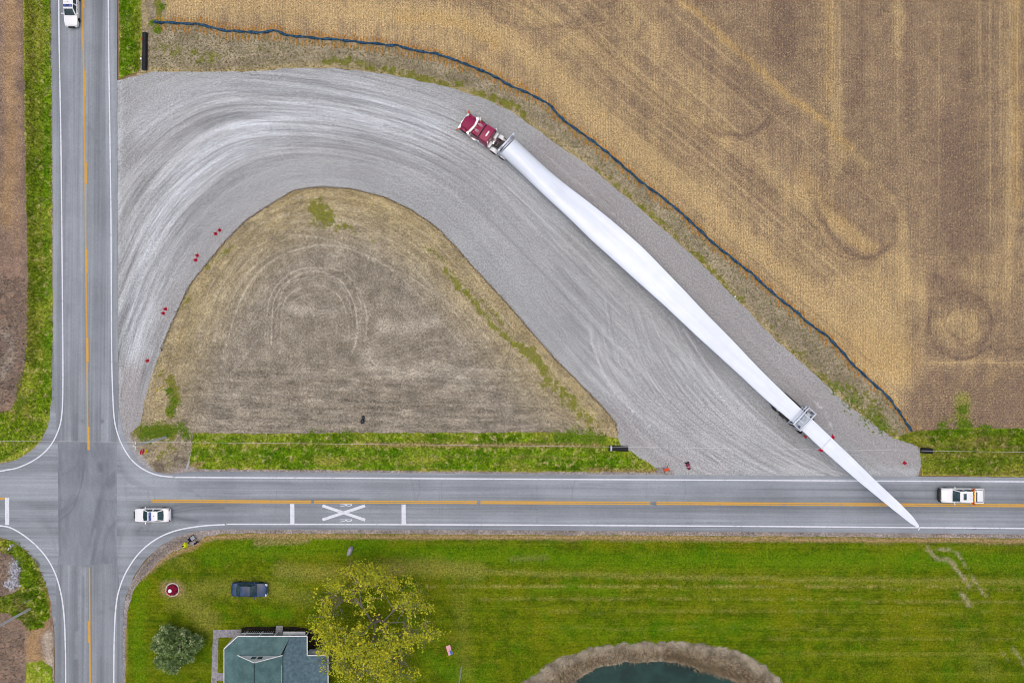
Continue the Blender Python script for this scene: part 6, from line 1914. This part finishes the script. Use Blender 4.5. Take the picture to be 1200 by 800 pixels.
    lathe('nose', [(.016, 0), (.012, .03), (.0005, .045)], skin, t, 8, 'Z', Matrix.Translation((hx + .10, 0, 1.665)))
    box('mouth', (hx + .092, 0, 1.635), (.012, .045, .010), plain('lips', (.3, .10, .09, 1), .6), t, .003)
    for s in (-1, 1):
        lathe('ear', [(.03, 0), (.03, .015), (.0005, .02)], skin, t, 8, 'Y', Matrix.Translation((hx, s * .10 - .008, 1.70)))
    bm = bmesh.new(); bmesh.ops.create_uvsphere(bm, u_segments=14, v_segments=10, radius=.122)
    bmesh.ops.delete(bm, geom=[v for v in bm.verts if v.co.z < -.02 and v.co.x > -.03 or v.co.z < -.07], context='VERTS')
    bmesh.ops.translate(bm, verts=bm.verts, vec=(hx - .012, 0, 1.745))
    from_bm('cap' if cap else 'hair', bm, plain('hair_%s' % label[:14], hair_c, .9, .1), t, True)
    if cap:
        box('cap_brim', (hx + .14, 0, 1.765), (.10, .15, .012), plain('hair_%s' % label[:14], hair_c), t, .004)
    if vest:
        secs = []
        for z_, rx, ry, x in ((.86, .30, .36, .01), (1.06, .27, .33, .02), (1.30, .25, .31, .03 + lean * .4), (1.42, .20, .26, .03 + lean * .7), (1.50, .11, .14, .03 + lean * .9)):
            secs.append([(x + rx * math.cos(2 * math.pi * k / 18), ry * math.sin(2 * math.pi * k / 18), z_) for k in range(18)])
        loft('safety_jacket', secs, vest, t, 60)
        for s in (-1, 1):
            tube('jacket_sleeve', [(.02 + lean * .8, s * .17, 1.44), (.06 + lean, s * .32, 1.20), (.22 + lean, s * .28, 1.08)], [.10, .09, .07], vest, t, 10)
    return t
hivis = plain('hi_vis_yellow', (.72, .80, .02, 1), .8, .1)
ref = .03
person('person in a bright yellow safety jacket standing at the corner of the lawn', W(221.0, 636.5) + Vector((0, 0, .036)), R(150), (.60, .68, .03, 1), (.06, .065, .08, 1), (.05, .04, .035, 1), (((.10, .30, 1.18), (.28, .22, 1.08)), ((.05, .32, 1.16), (.22, .26, 1.02))), .06, hivis)
person('person in navy clothes standing right of the yellow vested worker', W(232.6, 634.2) + Vector((0, 0, .036)), R(120), (.02, .03, .09, 1), (.03, .035, .07, 1), (.30, .32, .36, 1), (((.04, .34, 1.16), (.16, .38, .98)), ((.10, .30, 1.16), (.30, .24, 1.10))), .04, None, True)
t = thing('camp_chair', 'dark folding camp chair with grey seat at the lawn corner beside two people', 'chair', W(227.3, 629.3) + Vector((0, 0, .037)), R(35))
cloth_g = plain('chair_grey_cloth', (.34, .37, .40, 1), .9, .1); cloth_n = plain('chair_navy_cloth', (.02, .025, .05, 1), .9, .1)
mesh('seat', [(-.28, -.27, .45), (.28, -.27, .48), (.28, .27, .48), (-.28, .27, .45), (0, 0, .40)], [(0, 1, 4), (1, 2, 4), (2, 3, 4), (3, 0, 4)], cloth_g, t)
mesh('backrest', [(-.28, -.27, .48), (-.28, .27, .48), (-.42, .27, .95), (-.42, -.27, .95)], [(0, 1, 2, 3)], cloth_n, t)
for sx in (-1, 1):
    for sy in (-1, 1):
        tube('leg', [(sx * .30, sy * .29, 0), (-sx * .22, sy * .29, .47)], .018, black_plastic, t, 6)
for sy in (-1, 1):
    box('armrest', (0, sy * .31, .66), (.55, .07, .03), cloth_n, t, .01)
    tube('arm_post', [(.27, sy * .31, .47), (.27, sy * .31, .66)], .015, black_plastic, t, 6)

# ------------------------------------------------------------------ stubble, weeds, reeds and stones (too many to count)
straw_m = Mat('dry_stalk', .9, .1)
rr_ = straw_m.attr('rnd')
straw_m.color(straw_m.mix(straw_m.ramp(rr_, 0, 1), rgb(150, 98, 30), rgb(226, 168, 74)))
# standing row ends near the sock
q = []
sk = densify(SOCK, 0.5, False)
rows = np.arange(183, 1075, 3.74)
for x in rows:
    i = np.argmin(np.abs(sk[:, 0] - x)); y = sk[i, 1]
    for up_ in (-1, 1):
        if random.random() < .12: continue
        L = random.uniform(4, 10) if up_ > 0 else random.uniform(2, 8)
        n = int(L * 3.6)
        ys = y + up_ * (2.0 + rng.uniform(0, L, n))
        q.append(np.stack([x + rng.normal(0, .22, n), ys], 1))
q = np.vstack(q)
blades('row_stubble', q, 0.02, .05, .03, .11, straw_m.m, 3, 'orange brown stubble stalks standing in rows on both sides of the sock', 'stubble')
# straw litter over the field
fp_ = in_sheet([(170, -40), (1260, -40), (1260, 503), (1069, 503)] + [tuple(p) for p in SOCK[::-3]], 80000)
lit_m = Mat('straw_litter', .9, .1)
lit_m.color(lit_m.mix(lit_m.ramp(lit_m.attr('rnd'), 0.1, 1), rgb(100, 80, 62), rgb(212, 186, 138)))
blades('straw_litter', fp_, 0.005, .05, .03, .2, lit_m.m, 1, 'pale straw litter scattered over the stubble field', 'straw')
vb = mat_blade('verge_blades', bright=True, dry=0.8, masks=True)
def weeds(name, outline, n, h, w, lean, mat, label, per=3, z=.05, attrs=None):
    return blades(name, in_sheet(outline, n), z, h, w, lean, mat, per, label, 'grass', attrs=attrs)
weeds('verge_weeds', verge_mid, 9000, .22, .03, .16, vb, 'tall rough grass on the verge between island and main road', attrs=verge_mid_attrs)
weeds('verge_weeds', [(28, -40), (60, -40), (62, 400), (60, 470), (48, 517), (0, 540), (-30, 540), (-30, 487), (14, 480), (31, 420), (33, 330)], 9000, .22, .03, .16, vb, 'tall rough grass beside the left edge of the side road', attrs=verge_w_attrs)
weeds('verge_weeds', [(140, -40), (165, -40), (164, 84), (141, 90)], 2200, .2, .03, .14, vb, 'rough grass on the short verge above the gravel by the road', attrs=verge_nw_attrs)
weeds('verge_weeds', [(1050, 512), (1075, 504), (1250, 502), (1250, 557), (1081, 556), (1078, 524)], 6500, .26, .035, .2, vb, 'rough grass on the verge right of the gravel pad', attrs=verge_e_attrs)
weeds('verge_weeds', verge_sw, 1800, .3, .04, .2, vb, 'weedy grass on the lower left corner of the crossing', attrs=verge_sw_attrs)
wb = Mat('weed_leaf', .85, .1)
wr_ = wb.attr('rnd')
wb.color(wb.mix(wb.ramp(wr_, 0, 1), rgb(84, 92, 40), rgb(150, 148, 78)))
weeds('margin_weeds', strip, 7000, .16, .03, .14, wb.m, 'low olive weeds on the bare strip between gravel and sock', 3, .012)
g2 = Mat('weed_leaf_bright', .85, .1)
g2.color(g2.mix(g2.ramp(g2.attr('rnd'), 0, 1), rgb(74, 106, 24), rgb(132, 156, 48)))
q = []
for (u, v, r, n) in ((172, 508, 9, 160), (185, 504, 9, 170), (196, 506, 8, 150), (205, 470, 6, 60), (200, 482, 6, 60), (198, 458, 5, 40), (210, 500, 6, 60), (690, 512, 9, 120), (670, 510, 10, 100), (655, 512, 8, 80), (704, 514, 6, 60), (218, 509, 6, 60), (1105, 500, 8, 60), (1130, 497, 9, 140), (1155, 503, 7, 90), (1128, 480, 6, 70), (26, 470, 6, 80), (20, 480, 6, 60), (370, 512, 8, 50), (405, 510, 8, 60), (190, 8, 3, 40), (185, 35, 4, 60), (178, 27, 3, 20), (26, 700, 6, 60), (34, 728, 6, 60), (1000, 470, 12, 60), (1020, 490, 12, 70), (1035, 500, 8, 60), (980, 455, 10, 40)):
    q.append(rng.normal(0, .5, (n, 2)) * r + (u, v))
blades('leafy_weeds', np.vstack(q), .05, .13, .05, .30, g2.m, 3, 'bright leafy weed clumps at the island ends and verge edges', 'weeds')
dw = Mat('dead_weed', .9, .1)
dw.color(dw.mix(dw.ramp(dw.attr('rnd'), 0, 1), rgb(98, 84, 76), rgb(184, 172, 160)))
q = np.vstack([in_sheet([(-30, 320), (30, 325), (31, 420), (20, 470), (-30, 482)], 2600), in_sheet([(-30, 636), (14, 640), (12, 700), (-30, 715)], 500), in_sheet([(-20, 725), (30, 745), (28, 800), (-20, 830)], 700)])
blades('dead_weeds', q, 0.0, .25, .035, .22, dw.m, 3, 'grey dead weeds on the bare soil along the left edge', 'weeds')
# sparse dry grass on the island
ib = Mat('dry_grass_blade', .9, .1)
ib.color(ib.mix(ib.ramp(ib.attr('rnd'), 0, 1), rgb(112, 104, 56), rgb(190, 168, 112)))
ip = in_sheet(ISLAND_EDGE, 16000)
ip = ip[seg_dist(ip[:, 0], ip[:, 1], ISLAND_EDGE) < rng.uniform(0, 60, len(ip))]
blades('dry_island_grass', ip, .03, .12, .025, .12, ib.m, 3, 'thin dry grass round the rim of the bare island', 'grass')
# a dark crumbly lip where the island meets the gravel
lip = Mat('dark_clod', .95, .1)
lip.color(lip.mix(lip.ramp(lip.attr('rnd'), 0, 1), rgb(70, 56, 44), rgb(150, 120, 88)))
lp = densify(ISLAND_EDGE, .35, False)[250:]
lp = lp + rng.normal(0, .45, lp.shape)
blades('edge_clods', lp, .03, .14, .05, .06, lip.m, 2, 'dark crumbs of earth along the island edge', 'earth')
# lawn texture
lb = mat_blade('lawn_blades', bright=False, stripes=True, masks=True)
lp = in_sheet([(150, 690), (205, 648), (260, 630), (1260, 636), (1260, 840), (150, 840)], 70000, [POND_OUT])
blades('lawn_blades', lp, .03, .07, .022, .10, lb, 2, 'mown green lawn grass in long stripes', 'grass', attrs=lawn_attrs)
# reeds along the right bank of the pond
rd = Mat('dead_reed', .9, .1)
rd.color(rd.mix(rd.ramp(rd.attr('rnd'), 0, 1), rgb(112, 96, 76), rgb(214, 194, 160)))
q = []
for i, p_ in enumerate(POND_IN):
    if p_[1] < 812 and p_[0] > 776:
        q.append(rng.normal(0, 1, (22, 2)) * (2.4, 2.4) + p_ + (4.0, -4.0))
    elif p_[1] < 812:
        q.append(rng.normal(0, 1, (2, 2)) * (1.6, 1.2) + p_ - (1.5, 2.5))
blades('pond_reeds', np.vstack(q), -.6, 1.0, .028, .55, rd.m, 3, 'dead tan reeds along the right hand bank of the pond', 'reeds')
bp = in_sheet(POND_OUT, 14000, [POND_IN]); bp = bp[bp[:, 1] < 815]
blades('bank_grass', bp, -.3, .42, .035, .3, rd.m, 2, 'dry matted grass on the sloping pond bank', 'grass')
# pile of pale stones by the lower left corner, gravel spread on the pad
def stones(name, px, size, mat, z, label):
    bm0 = bmesh.new(); bmesh.ops.create_icosphere(bm0, subdivisions=1, radius=1)
    base_v = np.array([tuple(v.co) for v in bm0.verts]); base_f = np.array([[v.index for v in f.verts] for f in bm0.faces]); bm0.free()
    N = len(px)
    s = size * rng.uniform(.5, 1.4, (N, 1, 3))
    ang = rng.uniform(0, 6.28, N)
    v = base_v[None] * s * (1 + .25 * rng.normal(0, 1, (N, len(base_v), 1)).clip(-1, 1))
    ca, sa = np.cos(ang)[:, None], np.sin(ang)[:, None]
    x = v[..., 0] * ca - v[..., 1] * sa; y = v[..., 0] * sa + v[..., 1] * ca
    x += ((px[:, 0] - 600) / S)[:, None]; y += ((400 - px[:, 1]) / S)[:, None]
    zc = v[..., 2] * .7 + z + size * .2
    V = np.stack([x, y, zc], -1).reshape(-1, 3)
    F = (base_f[None] + (np.arange(N) * len(base_v))[:, None, None]).reshape(-1, 3)
    me = bpy.data.meshes.new(name); me.from_pydata(V.tolist(), [], F.tolist()); me.update()
    at = me.attributes.new('rnd', 'FLOAT', 'POINT'); at.data.foreach_set('value', np.repeat(rng.uniform(0, 1, N), len(base_v)).astype(np.float32))
    return tag(link(name, me, mat), label, 'stones', kind='stuff')
st_m = Mat('pale_stone', .9, .15)
st_m.color(st_m.mix(st_m.ramp(st_m.attr('rnd'), 0, 1), rgb(112, 112, 120), rgb(190, 190, 198)))
q = np.vstack([rng.normal(0, 1, (170, 2)) * (2.6, 5.5) + (18, 668), rng.normal(0, 1, (110, 2)) * (4.2, 2.2) + (14, 684)])
stones('riprap', q, .17, st_m.m, .03, 'heap of pale grey stones on the lower left corner')
gq = in_sheet(gravel_out, 9000)
gk = ~inside(np.array(island, float), gq[:, 0], gq[:, 1])
stones('loose_gravel', gq[gk], .045, st_m.m, .02, 'loose pale stones strewn over the gravel pad')
sm_ = Mat('soil_clod', .95, .1)
sm_.color(sm_.mix(sm_.ramp(sm_.attr('rnd'), 0, 1), rgb(96, 86, 76), rgb(184, 172, 154)))
stones('soil_clods', in_sheet([(230, 505), (240, 420), (300, 330), (370, 290), (440, 290), (560, 380), (640, 450), (690, 505)], 5000), .055, sm_.m, .03, 'dry clods of earth scattered over the bare island')
